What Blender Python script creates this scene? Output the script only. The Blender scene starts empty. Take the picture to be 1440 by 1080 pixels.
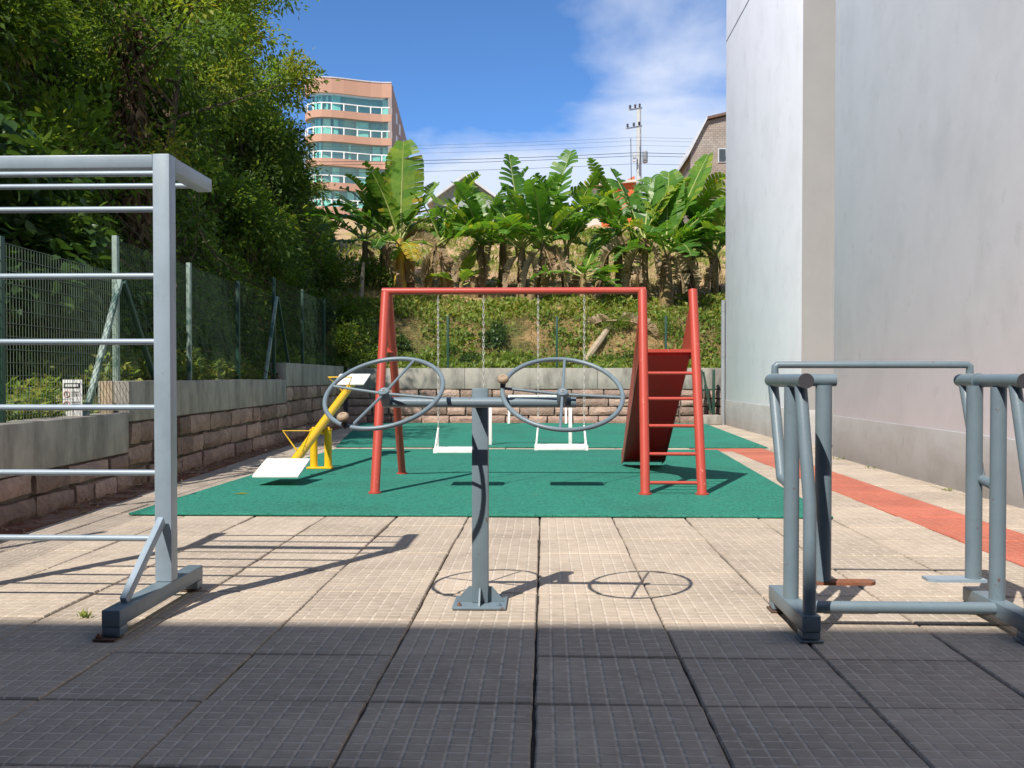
import bpy, bmesh, math, random
import numpy as np
from mathutils import Vector, Matrix, Quaternion
R = math.radians
rnd = random.Random(7)
nrng = np.random.default_rng(11)
scene = bpy.context.scene
COL = scene.collection

# ------------------------------------------------------------------ camera, sky, sun, exposure
EYE = 1.10
cam_d = bpy.data.cameras.new('camera'); cam = bpy.data.objects.new('camera', cam_d); COL.objects.link(cam)
scene.camera = cam
cam.location = (0, 0, EYE)
PITCH = 1.0
cam.rotation_euler = (R(90 - PITCH), 0, R(1.91))
cam_d.sensor_width = 36.0
cam_d.lens = 36.0 * 1380 / 1440
cam_d.shift_y = (1380 * math.tan(R(PITCH)) - 10) / 1440
cam_d.clip_start = 0.05; cam_d.clip_end = 3000

SUN_EL, SUN_AZ = 49.0, 28.7          # elevation; heading the light travels, degrees to the right of +Y
L = Vector((math.cos(R(SUN_EL)) * math.sin(R(SUN_AZ)), math.cos(R(SUN_EL)) * math.cos(R(SUN_AZ)), -math.sin(R(SUN_EL))))
sun_d = bpy.data.lights.new('sun', 'SUN'); sun = bpy.data.objects.new('sun', sun_d); COL.objects.link(sun)
sun.rotation_euler = L.to_track_quat('-Z', 'Y').to_euler()
sun_d.energy = 4.3; sun_d.angle = R(0.53); sun_d.color = (1.0, 0.955, 0.88)
world = bpy.data.worlds.new('World'); scene.world = world; world.use_nodes = True
def build_world():
    nt = world.node_tree; N = nt.nodes; K = nt.links; N.clear()
    out = N.new('ShaderNodeOutputWorld'); bg = N.new('ShaderNodeBackground')
    sky = N.new('ShaderNodeTexSky'); sky.sky_type = 'NISHITA'; sky.sun_disc = False
    sky.sun_elevation = R(SUN_EL); sky.sun_rotation = math.atan2(-L.x, -L.y)
    sky.air_density = 0.62; sky.dust_density = 0.1; sky.ozone_density = 4.0; sky.altitude = 1200
    bg.inputs['Strength'].default_value = 0.15
    tc = N.new('ShaderNodeTexCoord'); sep = N.new('ShaderNodeSeparateXYZ')
    K.new(tc.outputs['Generated'], sep.inputs[0])
    add = N.new('ShaderNodeMath'); add.operation = 'ADD'; add.inputs[1].default_value = 0.22
    K.new(sep.outputs['Z'], add.inputs[0])
    dx = N.new('ShaderNodeMath'); dx.operation = 'DIVIDE'; dy = N.new('ShaderNodeMath'); dy.operation = 'DIVIDE'
    K.new(sep.outputs['X'], dx.inputs[0]); K.new(add.outputs[0], dx.inputs[1])
    K.new(sep.outputs['Y'], dy.inputs[0]); K.new(add.outputs[0], dy.inputs[1])
    cmb = N.new('ShaderNodeCombineXYZ'); K.new(dx.outputs[0], cmb.inputs[0]); K.new(dy.outputs[0], cmb.inputs[1])
    mp = N.new('ShaderNodeMapping'); mp.inputs['Location'].default_value = (9.03, 6.7, 0.0)
    mp.inputs['Scale'].default_value = (1.0, 1.0, 1)
    K.new(cmb.outputs[0], mp.inputs[0])
    n1 = N.new('ShaderNodeTexNoise'); n1.inputs['Scale'].default_value = 1.55; n1.inputs['Detail'].default_value = 7; n1.inputs['Roughness'].default_value = 0.52
    n1.inputs['Distortion'].default_value = 0.25
    K.new(mp.outputs[0], n1.inputs['Vector'])
    # clouds thicken towards the horizon, as they do on such a day
    mr = N.new('ShaderNodeMapRange'); mr.inputs['From Min'].default_value = 0.14; mr.inputs['From Max'].default_value = 0.272
    mr.inputs['To Min'].default_value = 0.62; mr.inputs['To Max'].default_value = 0.0
    K.new(sep.outputs['Z'], mr.inputs['Value'])
    ad2 = N.new('ShaderNodeMath'); ad2.operation = 'ADD'; K.new(n1.outputs['Fac'], ad2.inputs[0]); K.new(mr.outputs[0], ad2.inputs[1])
    cr = N.new('ShaderNodeValToRGB'); cr.color_ramp.elements[0].position = 0.54; cr.color_ramp.elements[1].position = 0.74
    cr.color_ramp.elements[1].color = (0.82, 0.82, 0.82, 1)
    K.new(ad2.outputs[0], cr.inputs[0])
    mix = N.new('ShaderNodeMixRGB'); mix.inputs['Color2'].default_value = (3.9, 4.2, 4.85, 1)
    tint = N.new('ShaderNodeMixRGB'); tint.blend_type = 'MULTIPLY'; tint.inputs['Fac'].default_value = 1; tint.inputs['Color2'].default_value = (0.62, 0.86, 1.0, 1)
    K.new(sky.outputs[0], tint.inputs['Color1'])
    K.new(cr.outputs[0], mix.inputs['Fac']); K.new(tint.outputs[0], mix.inputs['Color1'])
    K.new(mix.outputs[0], bg.inputs['Color']); K.new(bg.outputs[0], out.inputs[0])
build_world()
vs = scene.view_settings
scene.display_settings.display_device = 'sRGB'
vs.view_transform = 'Standard'; vs.look = 'None'; vs.exposure = 0.55; vs.gamma = 1.0; vs.use_curve_mapping = False
scene.cycles.max_bounces = 8; scene.cycles.transparent_max_bounces = 8

# ------------------------------------------------------------------ materials
MATS = {}
def hx(r, g, b):
    f = lambda c: (c / 255 / 12.92) if c / 255 <= 0.04045 else ((c / 255 + 0.055) / 1.055) ** 2.4
    return (f(r), f(g), f(b), 1)
def mat(name, col, rough=0.6, metal=0.0, var=0.12, scale=6.0, detail=5, bump=0.0, bscale=60.0, col2=None, thr=(0.4, 0.65), spec=0.5, coat=0.0, streak=None, rand=0.0, bdist=0.01, specks=()):
    """procedural surface: base colour mottled by noise, optional second colour in patches, fine relief"""
    m = bpy.data.materials.new(name); m.use_nodes = True
    nt = m.node_tree; N = nt.nodes; K = nt.links
    b = N['Principled BSDF']
    b.inputs['Roughness'].default_value = rough; b.inputs['Metallic'].default_value = metal
    b.inputs['Specular IOR Level'].default_value = spec
    if coat: b.inputs['Coat Weight'].default_value = coat; b.inputs['Coat Roughness'].default_value = 0.15
    tc = N.new('ShaderNodeTexCoord')
    n = N.new('ShaderNodeTexNoise'); n.inputs['Scale'].default_value = scale; n.inputs['Detail'].default_value = detail; n.inputs['Roughness'].default_value = 0.62
    src = tc.outputs['Object']
    if rand:
        oi = N.new('ShaderNodeObjectInfo'); mv = N.new('ShaderNodeVectorMath'); mv.operation = 'ADD'
        sc_ = N.new('ShaderNodeMath'); sc_.operation = 'MULTIPLY'; sc_.inputs[1].default_value = 37.0
        K.new(oi.outputs['Random'], sc_.inputs[0]); K.new(src, mv.inputs[0]); K.new(sc_.outputs[0], mv.inputs[1]); src = mv.outputs[0]
    K.new(src, n.inputs['Vector'])
    c = Vector(col[:3])
    ramp = N.new('ShaderNodeValToRGB')
    ramp.color_ramp.elements[0].position = 0.25; ramp.color_ramp.elements[1].position = 0.75
    ramp.color_ramp.elements[0].color = (*(c * (1 - var)), 1); ramp.color_ramp.elements[1].color = (*(c * (1 + var)), 1)
    K.new(n.outputs['Fac'], ramp.inputs[0]); cur = ramp.outputs[0]
    if col2 is not None:
        n2 = N.new('ShaderNodeTexNoise'); n2.inputs['Scale'].default_value = scale * 0.45; n2.inputs['Detail'].default_value = 8; n2.inputs['Roughness'].default_value = 0.68
        mpv = N.new('ShaderNodeMapping'); mpv.inputs['Location'].default_value = (5.1, 2.2, 9.3)
        if streak: mpv.inputs['Scale'].default_value = streak
        K.new(src, mpv.inputs[0]); K.new(mpv.outputs[0], n2.inputs['Vector'])
        r2 = N.new('ShaderNodeValToRGB'); r2.color_ramp.elements[0].position = thr[0]; r2.color_ramp.elements[1].position = thr[1]
        K.new(n2.outputs['Fac'], r2.inputs[0])
        mx = N.new('ShaderNodeMixRGB'); mx.inputs['Color2'].default_value = (*col2[:3], 1)
        K.new(r2.outputs[0], mx.inputs['Fac']); K.new(cur, mx.inputs['Color1']); cur = mx.outputs[0]
    for sc_k, t0_k, t1_k, col_k, st_k in specks:          # worn spots, drips, scuffs
        n3 = N.new('ShaderNodeTexNoise'); n3.inputs['Scale'].default_value = sc_k; n3.inputs['Detail'].default_value = 5; n3.inputs['Roughness'].default_value = 0.6
        mq = N.new('ShaderNodeMapping'); mq.inputs['Scale'].default_value = st_k; mq.inputs['Location'].default_value = (sc_k, 1.7, 3.3)
        K.new(src, mq.inputs[0]); K.new(mq.outputs[0], n3.inputs['Vector'])
        r3 = N.new('ShaderNodeMapRange'); r3.inputs['From Min'].default_value = t0_k; r3.inputs['From Max'].default_value = t1_k; K.new(n3.outputs['Fac'], r3.inputs['Value'])
        m3 = N.new('ShaderNodeMixRGB'); m3.inputs['Color2'].default_value = (*col_k, 1); K.new(r3.outputs[0], m3.inputs['Fac']); K.new(cur, m3.inputs['Color1']); cur = m3.outputs[0]
    if rand:
        hv = N.new('ShaderNodeHueSaturation'); ml = N.new('ShaderNodeMapRange'); ml.inputs['To Min'].default_value = 1 - rand; ml.inputs['To Max'].default_value = 1 + rand
        K.new(oi.outputs['Random'], ml.inputs['Value']); K.new(ml.outputs[0], hv.inputs['Value']); K.new(cur, hv.inputs['Color']); cur = hv.outputs[0]
    K.new(cur, b.inputs['Base Color'])
    if bump:
        nb = N.new('ShaderNodeTexNoise'); nb.inputs['Scale'].default_value = bscale; nb.inputs['Detail'].default_value = 6
        K.new(src, nb.inputs['Vector'])
        bp = N.new('ShaderNodeBump'); bp.inputs['Strength'].default_value = bump; bp.inputs['Distance'].default_value = bdist
        K.new(nb.outputs['Fac'], bp.inputs['Height']); K.new(bp.outputs[0], b.inputs['Normal'])
    MATS[name] = m
    return m

TILE = 0.564
def tile_mat(name, col, col2, line, rand=0.10):
    """cement paving tile with a 9 x 9 grid of shallow grooves; object coordinates run 0..TILE"""
    m = mat(name, col, rough=0.85, var=0.13, scale=9, bump=0.0, col2=col2, thr=(0.52, 0.85), rand=rand, spec=0.25)
    nt = m.node_tree; N = nt.nodes; K = nt.links; b = N['Principled BSDF']
    tc = N.new('ShaderNodeTexCoord'); sep = N.new('ShaderNodeSeparateXYZ'); K.new(tc.outputs['Object'], sep.inputs[0])
    hs = []
    nz = N.new('ShaderNodeTexNoise'); nz.inputs['Scale'].default_value = 22; nz.inputs['Detail'].default_value = 4
    geo = N.new('ShaderNodeNewGeometry'); K.new(geo.outputs['Position'], nz.inputs['Vector'])
    for ax in ('X', 'Y'):
        d = N.new('ShaderNodeMath'); d.operation = 'MULTIPLY'; d.inputs[1].default_value = 9 / TILE; K.new(sep.outputs[ax], d.inputs[0])
        f = N.new('ShaderNodeMath'); f.operation = 'PINGPONG'; f.inputs[1].default_value = 0.5; K.new(d.outputs[0], f.inputs[0])
        r = N.new('ShaderNodeMapRange'); r.inputs['From Min'].default_value = 0.03; r.inputs['From Max'].default_value = 0.13; K.new(f.outputs[0], r.inputs['Value']); hs.append(r)
    mn = N.new('ShaderNodeMath'); mn.operation = 'MINIMUM'; K.new(hs[0].outputs[0], mn.inputs[0]); K.new(hs[1].outputs[0], mn.inputs[1])
    base = b.inputs['Base Color'].links[0].from_socket
    inv = N.new('ShaderNodeMath'); inv.operation = 'SUBTRACT'; inv.inputs[0].default_value = 1; K.new(mn.outputs[0], inv.inputs[1])
    pr = N.new('ShaderNodeMapRange'); pr.inputs['From Min'].default_value = 0.35; pr.inputs['From Max'].default_value = 0.62; pr.inputs['To Max'].default_value = 0.75
    K.new(nz.outputs['Fac'], pr.inputs['Value'])
    ml = N.new('ShaderNodeMath'); ml.operation = 'MULTIPLY'; K.new(inv.outputs[0], ml.inputs[0]); K.new(pr.outputs[0], ml.inputs[1])
    # large soft stains over the whole pavement
    st = N.new('ShaderNodeTexNoise'); st.inputs['Scale'].default_value = 1.3; st.inputs['Detail'].default_value = 7; st.inputs['Roughness'].default_value = 0.65
    K.new(geo.outputs['Position'], st.inputs['Vector'])
    sr = N.new('ShaderNodeMapRange'); sr.inputs['From Min'].default_value = 0.3; sr.inputs['From Max'].default_value = 0.7; sr.inputs['To Min'].default_value = 0.80; sr.inputs['To Max'].default_value = 1.14
    K.new(st.outputs['Fac'], sr.inputs['Value'])
    hv = N.new('ShaderNodeHueSaturation'); K.new(sr.outputs[0], hv.inputs['Value']); K.new(base, hv.inputs['Color'])
    mx = N.new('ShaderNodeMixRGB'); mx.inputs['Color2'].default_value = (*line[:3], 1)
    K.new(ml.outputs[0], mx.inputs['Fac']); K.new(hv.outputs[0], mx.inputs['Color1']); K.new(mx.outputs[0], b.inputs['Base Color'])
    fine = N.new('ShaderNodeTexNoise'); fine.inputs['Scale'].default_value = 160; fine.inputs['Detail'].default_value = 4; K.new(geo.outputs['Position'], fine.inputs['Vector'])
    fm = N.new('ShaderNodeMath'); fm.operation = 'MULTIPLY_ADD'; fm.inputs[1].default_value = 0.35; K.new(fine.outputs['Fac'], fm.inputs[0]); K.new(mn.outputs[0], fm.inputs[2])
    bp = N.new('ShaderNodeBump'); bp.inputs['Strength'].default_value = 0.7; bp.inputs['Distance'].default_value = 0.005
    K.new(fm.outputs[0], bp.inputs['Height']); K.new(bp.outputs[0], b.inputs['Normal'])
    return m

def leaf_mat(name, stops, trans=0.4, rough=0.5, back=None):
    """leaf: colour from a per-leaf tint attribute, some light passes through"""
    m = bpy.data.materials.new(name); m.use_nodes = True
    nt = m.node_tree; N = nt.nodes; K = nt.links; b = N['Principled BSDF']; out = N['Material Output']
    at = N.new('ShaderNodeAttribute'); at.attribute_name = 'tint'
    ramp = N.new('ShaderNodeValToRGB'); e = ramp.color_ramp.elements
    e[0].position = stops[0][0]; e[0].color = (*stops[0][1], 1); e[1].position = stops[-1][0]; e[1].color = (*stops[-1][1], 1)
    for p, c in stops[1:-1]:
        x = e.new(p); x.color = (*c, 1)
    K.new(at.outputs['Fac'], ramp.inputs[0])
    tc = N.new('ShaderNodeTexCoord'); n = N.new('ShaderNodeTexNoise'); n.inputs['Scale'].default_value = 9; n.inputs['Detail'].default_value = 4; K.new(tc.outputs['Object'], n.inputs['Vector'])
    mr = N.new('ShaderNodeMapRange'); mr.inputs['To Min'].default_value = 0.7; mr.inputs['To Max'].default_value = 1.3; K.new(n.outputs['Fac'], mr.inputs['Value'])
    hv = N.new('ShaderNodeHueSaturation'); K.new(mr.outputs[0], hv.inputs['Value']); K.new(ramp.outputs[0], hv.inputs['Color'])
    K.new(hv.outputs[0], b.inputs['Base Color']); b.inputs['Roughness'].default_value = rough; b.inputs['Specular IOR Level'].default_value = 0.35
    tr = N.new('ShaderNodeBsdfTranslucent')
    tg = N.new('ShaderNodeMixRGB'); tg.blend_type = 'MULTIPLY'; tg.inputs['Fac'].default_value = 1; tg.inputs['Color2'].default_value = (1.5, 1.45, 0.6, 1)
    K.new(hv.outputs[0], tg.inputs['Color1']); K.new(tg.outputs[0], tr.inputs['Color'])
    mx = N.new('ShaderNodeMixShader'); mx.inputs['Fac'].default_value = trans
    K.new(b.outputs[0], mx.inputs[1]); K.new(tr.outputs[0], mx.inputs[2]); K.new(mx.outputs[0], out.inputs['Surface'])
    MATS[name] = m
    return m

tile_mat('cement_tile', (0.435, 0.355, 0.275), (0.34, 0.275, 0.215), (0.66, 0.57, 0.47))
tile_mat('red_cement_tile', (0.46, 0.135, 0.085), (0.40, 0.13, 0.09), (0.54, 0.25, 0.18))
mat('joint_soil', (0.035, 0.03, 0.025), rough=0.95, var=0.3, scale=12, bump=0.4)
mat('red_earth', (0.20, 0.085, 0.05), rough=0.95, var=0.4, scale=9, bump=0.8, bscale=40, col2=(0.30, 0.20, 0.14), thr=(0.45, 0.6), spec=0.1)
mat('rubber_green', (0.028, 0.185, 0.135), rough=0.9, var=0.22, scale=55, bump=0.9, bscale=170, col2=(0.03, 0.245, 0.165), spec=0.2, bdist=0.008, specks=((1.1, .46, .72, (.030, .155, .115), (1, 1, 1)), (7, .60, .75, (.055, .21, .15), (1, .5, 1)), (48, .52, .66, (.055, .27, .20), (1, 1, 1)), (42, .54, .66, (.010, .095, .07), (1, 1, 1))))
mat('render_white', (0.93, 0.915, 0.965), rough=0.85, var=0.025, scale=2.2, bump=0.1, bscale=40, col2=(0.87, 0.855, 0.905), thr=(0.50, 0.80), spec=0.2, streak=(1, 1, 0.9), specks=((.9, .50, .72, (.84, .83, .87), (1, 1.2, .9)), (4, .60, .80, (.78, .775, .80), (1, 1, .8)), (20, .72, .78, (.64, .63, .635), (1, 1, .5))))
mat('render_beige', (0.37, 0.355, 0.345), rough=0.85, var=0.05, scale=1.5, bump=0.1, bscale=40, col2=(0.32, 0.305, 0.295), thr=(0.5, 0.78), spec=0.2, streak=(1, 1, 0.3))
mat('rear_render', (0.22, 0.21, 0.20), rough=0.9, var=0.1, scale=2)
mat('dado_grey', (0.50, 0.485, 0.475), rough=0.85, var=0.06, scale=2.4, bump=0.15, bscale=45, col2=(0.40, 0.38, 0.35), thr=(0.48, 0.75), spec=0.2, specks=((7, .60, .78, (.36, .34, .31), (1, 1, .5)), (1.8, .5, .7, (.43, .41, .385), (1, .6, 1.6))))
mat('concrete', (0.39, 0.36, 0.31), rough=0.9, var=0.14, scale=5, bump=0.3, bscale=50, col2=(0.15, 0.14, 0.125), thr=(0.42, 0.74), streak=(1.5, 1.5, 0.5), spec=0.2)
mat('pink_stone', (0.37, 0.26, 0.205), rough=0.92, var=0.30, scale=9, bump=1.0, bscale=22, col2=(0.27, 0.19, 0.16), thr=(0.45, 0.65), rand=0.34, spec=0.2, bdist=0.03)
mat('mortar', (0.19, 0.155, 0.125), rough=0.95, var=0.25, scale=10, bump=0.6)
mat('grey_paint', (0.150, 0.200, 0.232), rough=0.42, var=0.07, scale=7, bump=0.05, bscale=90, col2=(0.185, 0.235, 0.262), thr=(0.5, 0.8), specks=((34, .66, .74, (.13, .075, .05), (1, 1, .6)), (11, .58, .8, (.115, .16, .19), (1, 1, .4))))
mat('pale_grey_paint', (0.290, 0.355, 0.415), rough=0.40, var=0.06, scale=7, bump=0.05, bscale=90, col2=(0.24, 0.305, 0.35), thr=(0.5, 0.75), specks=((38, .68, .76, (.17, .12, .09), (1, 1, .6)), (9, .56, .8, (.23, .29, .335), (1, 1, .4))))
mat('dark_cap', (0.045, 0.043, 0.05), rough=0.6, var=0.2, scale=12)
mat('rust', (0.23, 0.085, 0.04), rough=0.9, var=0.35, scale=25, bump=0.3, col2=(0.16, 0.13, 0.12), thr=(0.5, 0.65))
mat('dark_rust', (0.11, 0.065, 0.045), rough=0.9, var=0.4, scale=25, bump=0.3)
mat('red_paint', (0.45, 0.062, 0.042), rough=0.40, var=0.06, scale=4, bump=0.04, bscale=60, col2=(0.44, 0.080, 0.055), thr=(0.5, 0.8), specks=((30, .66, .72, (.60, .24, .19), (1, 1, .5)), (16, .70, .76, (.16, .045, .03), (1, 1, .7))))
mat('red_sheet', (0.62, 0.006, 0.006), rough=0.45, var=0.10, scale=4, bump=0.05, bscale=30)
mat('yellow_paint', (0.78, 0.47, 0.012), rough=0.38, var=0.06, scale=5, col2=(0.70, 0.40, 0.02), thr=(0.55, 0.8), specks=((24, .66, .72, (.42, .22, .03), (1, 1, 1)), (9, .6, .8, (.62, .36, .03), (1, 1, 1))))
mat('white_paint', (0.80, 0.79, 0.76), rough=0.5, var=0.05, scale=6, col2=(0.62, 0.58, 0.52), thr=(0.6, 0.82), specks=((14, .60, .72, (.42, .36, .29), (1, 1, 1)),))
mat('chain_metal', (0.50, 0.48, 0.45), rough=0.5, metal=0.0, var=0.1)
mat('galvanised', (0.33, 0.34, 0.35), rough=0.5, metal=0.2, var=0.1)
mat('knob_beige', (0.34, 0.245, 0.165), rough=0.6, var=0.1, scale=20)
mat('black_tape', (0.012, 0.014, 0.02), rough=0.5, var=0.2)
mat('fence_green', (0.018, 0.062, 0.040), rough=0.5, var=0.15, scale=8)
mat('pale_green_post', (0.22, 0.29, 0.25), rough=0.55, var=0.3, scale=9, col2=(0.03, 0.09, 0.07), thr=(0.5, 0.6))
mat('wire_dark', (0.028, 0.055, 0.038), rough=0.5, var=0.1)
mat('wire_green', (0.12, 0.16, 0.125), rough=0.5, var=0.1)
mat('earth', (0.40, 0.25, 0.12), rough=0.95, var=0.42, scale=1.7, detail=8, bump=1.0, bscale=7, col2=(0.105, 0.105, 0.035), thr=(0.42, 0.58), spec=0.1, bdist=0.12)
mat('dark_earth', (0.085, 0.072, 0.038), rough=0.95, var=0.4, scale=2, bump=1.0, bscale=6, col2=(0.03, 0.045, 0.016), thr=(0.4, 0.6), spec=0.1, bdist=0.12)
mat('dry_hill', (0.50, 0.32, 0.20), rough=0.95, var=0.22, scale=1.2, detail=9, bump=0.8, bscale=9, col2=(0.33, 0.275, 0.095), thr=(0.44, 0.62), spec=0.1, bdist=0.1)
mat('bark', (0.12, 0.085, 0.055), rough=0.95, var=0.4, scale=9, bump=0.9, bscale=18, col2=(0.055, 0.05, 0.03), spec=0.1, bdist=0.03)
mat('banana_stem', (0.26, 0.175, 0.065), rough=0.7, var=0.35, scale=5, bump=0.5, bscale=16, col2=(0.085, 0.05, 0.03), thr=(0.45, 0.62), streak=(2, 2, 0.5), bdist=0.02)
mat('banana_stem_yellow', (0.50, 0.31, 0.045), rough=0.6, var=0.25, scale=4, bump=0.3, bscale=16, col2=(0.22, 0.10, 0.045), thr=(0.5, 0.66), streak=(2, 2, 0.4))
mat('midrib', (0.33, 0.36, 0.10), rough=0.5, var=0.15)
mat('timber', (0.36, 0.28, 0.19), rough=0.8, var=0.25, scale=6, bump=0.3)
mat('tower_peach', (0.50, 0.285, 0.195), rough=0.85, var=0.05, scale=0.3)
mat('tower_side', (0.30, 0.245, 0.225), rough=0.85, var=0.08, scale=0.4)
mat('curtain', (0.55, 0.80, 0.72), rough=0.8, var=0.2, scale=1.5)
mat('room_dark', (0.36, 0.50, 0.48), rough=0.9, var=0.4, scale=0.25)
mat('house_green', (0.30, 0.33, 0.30), rough=0.9, var=0.06)
mat('house_cream', (0.62, 0.56, 0.48), rough=0.9, var=0.06)
mat('roof_grey', (0.55, 0.56, 0.57), rough=0.8, var=0.12, scale=2)
mat('roof_brown', (0.16, 0.10, 0.075), rough=0.9, var=0.3, scale=3)
mat('terracotta', (0.62, 0.15, 0.045), rough=0.85, var=0.1, scale=1.5)
mat('back_wall_paint', (0.45, 0.43, 0.41), rough=0.9, var=0.06, scale=1)
mat('window_dark', (0.05, 0.06, 0.065), rough=0.12, var=0.1, spec=0.6)
mat('cable', (0.02, 0.02, 0.024), rough=0.6, var=0.1)
mat('pole_concrete', (0.52, 0.51, 0.49), rough=0.9, var=0.08)
mat('dry_leaf', (0.36, 0.24, 0.14), rough=0.8, var=0.35, scale=6, col2=(0.20, 0.11, 0.06), thr=(0.45, 0.65))
mat('sign_white', (0.62, 0.61, 0.60), rough=0.5, var=0.05)
mat('sign_dark', (0.05, 0.05, 0.055), rough=0.5, var=0.1)
mat('sign_red', (0.42, 0.10, 0.10), rough=0.5, var=0.1)

def brick_mat():
    m = mat('rough_brick', (0.36, 0.28, 0.225), rough=0.95, var=0.25, scale=1.6, col2=(0.42, 0.38, 0.33), thr=(0.4, 0.65))
    nt = m.node_tree; N = nt.nodes; K = nt.links; b = N['Principled BSDF']
    base = b.inputs['Base Color'].links[0].from_socket
    tc = N.new('ShaderNodeTexCoord'); mp = N.new('ShaderNodeMapping'); mp.inputs['Rotation'].default_value = (R(90), 0, 0); K.new(tc.outputs['Object'], mp.inputs[0])
    bt = N.new('ShaderNodeTexBrick'); bt.inputs['Scale'].default_value = 2.2; bt.inputs['Mortar Size'].default_value = 0.03; bt.inputs['Color1'].default_value = (1, 1, 1, 1); bt.inputs['Color2'].default_value = (0.8, 0.78, 0.76, 1); bt.inputs['Mortar'].default_value = (0.6, 0.6, 0.6, 1)
    K.new(mp.outputs[0], bt.inputs['Vector'])
    mx = N.new('ShaderNodeMixRGB'); mx.blend_type = 'MULTIPLY'; mx.inputs['Fac'].default_value = 1
    K.new(base, mx.inputs['Color1']); K.new(bt.outputs['Color'], mx.inputs['Color2']); K.new(mx.outputs[0], b.inputs['Base Color'])
brick_mat()
def glass_mat():
    m = bpy.data.materials.new('teal_glass'); m.use_nodes = True
    nt = m.node_tree; N = nt.nodes; K = nt.links; out = N['Material Output']; N.remove(N['Principled BSDF'])
    t = N.new('ShaderNodeBsdfTransparent'); t.inputs[0].default_value = (0.62, 0.90, 0.85, 1)
    g = N.new('ShaderNodeBsdfGlossy'); g.inputs['Roughness'].default_value = 0.05; g.inputs['Color'].default_value = (0.8, 0.95, 0.92, 1)
    x = N.new('ShaderNodeMixShader'); x.inputs['Fac'].default_value = 0.13
    K.new(t.outputs[0], x.inputs[1]); K.new(g.outputs[0], x.inputs[2]); K.new(x.outputs[0], out.inputs['Surface'])
    MATS['teal_glass'] = m
glass_mat()

# foliage palettes (tint 0..1)
leaf_mat('leaf_mixed', [(0.0, (0.053, 0.082, 0.018)), (0.35, (0.096, 0.163, 0.028)), (0.7, (0.175, 0.275, 0.039)), (0.9, (0.319, 0.360, 0.052)), (1.0, (0.264, 0.205, 0.048))], trans=0.5)
leaf_mat('leaf_bright', [(0.0, (0.091, 0.160, 0.027)), (0.5, (0.176, 0.281, 0.041)), (1.0, (0.270, 0.273, 0.046))], trans=0.5)
leaf_mat('leaf_broad', [(0.0, (0.046, 0.098, 0.026)), (1.0, (0.085, 0.135, 0.035))], trans=0.4, rough=0.4)
leaf_mat('leaf_weed', [(0.0, (0.094, 0.166, 0.029)), (0.6, (0.206, 0.293, 0.043)), (1.0, (0.317, 0.285, 0.066))], trans=0.4)
leaf_mat('grass_dry', [(0.0, (0.20, 0.15, 0.06)), (0.5, (0.36, 0.26, 0.12)), (1.0, (0.17, 0.19, 0.05))], trans=0.25, rough=0.8)
leaf_mat('vine_dry', [(0.0, (0.09, 0.06, 0.035)), (1.0, (0.19, 0.125, 0.07))], trans=0.1, rough=0.9)
leaf_mat('banana_leaf', [(0.0, (0.058, 0.158, 0.025)), (0.5, (0.117, 0.264, 0.035)), (0.85, (0.294, 0.379, 0.047)), (1.0, (0.566, 0.389, 0.048))], trans=0.48, rough=0.36)
leaf_mat('banana_dead', [(0.0, (0.169, 0.104, 0.058)), (0.5, (0.390, 0.273, 0.163)), (1.0, (0.48, 0.38, 0.26))], trans=0.25, rough=0.85)

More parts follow.
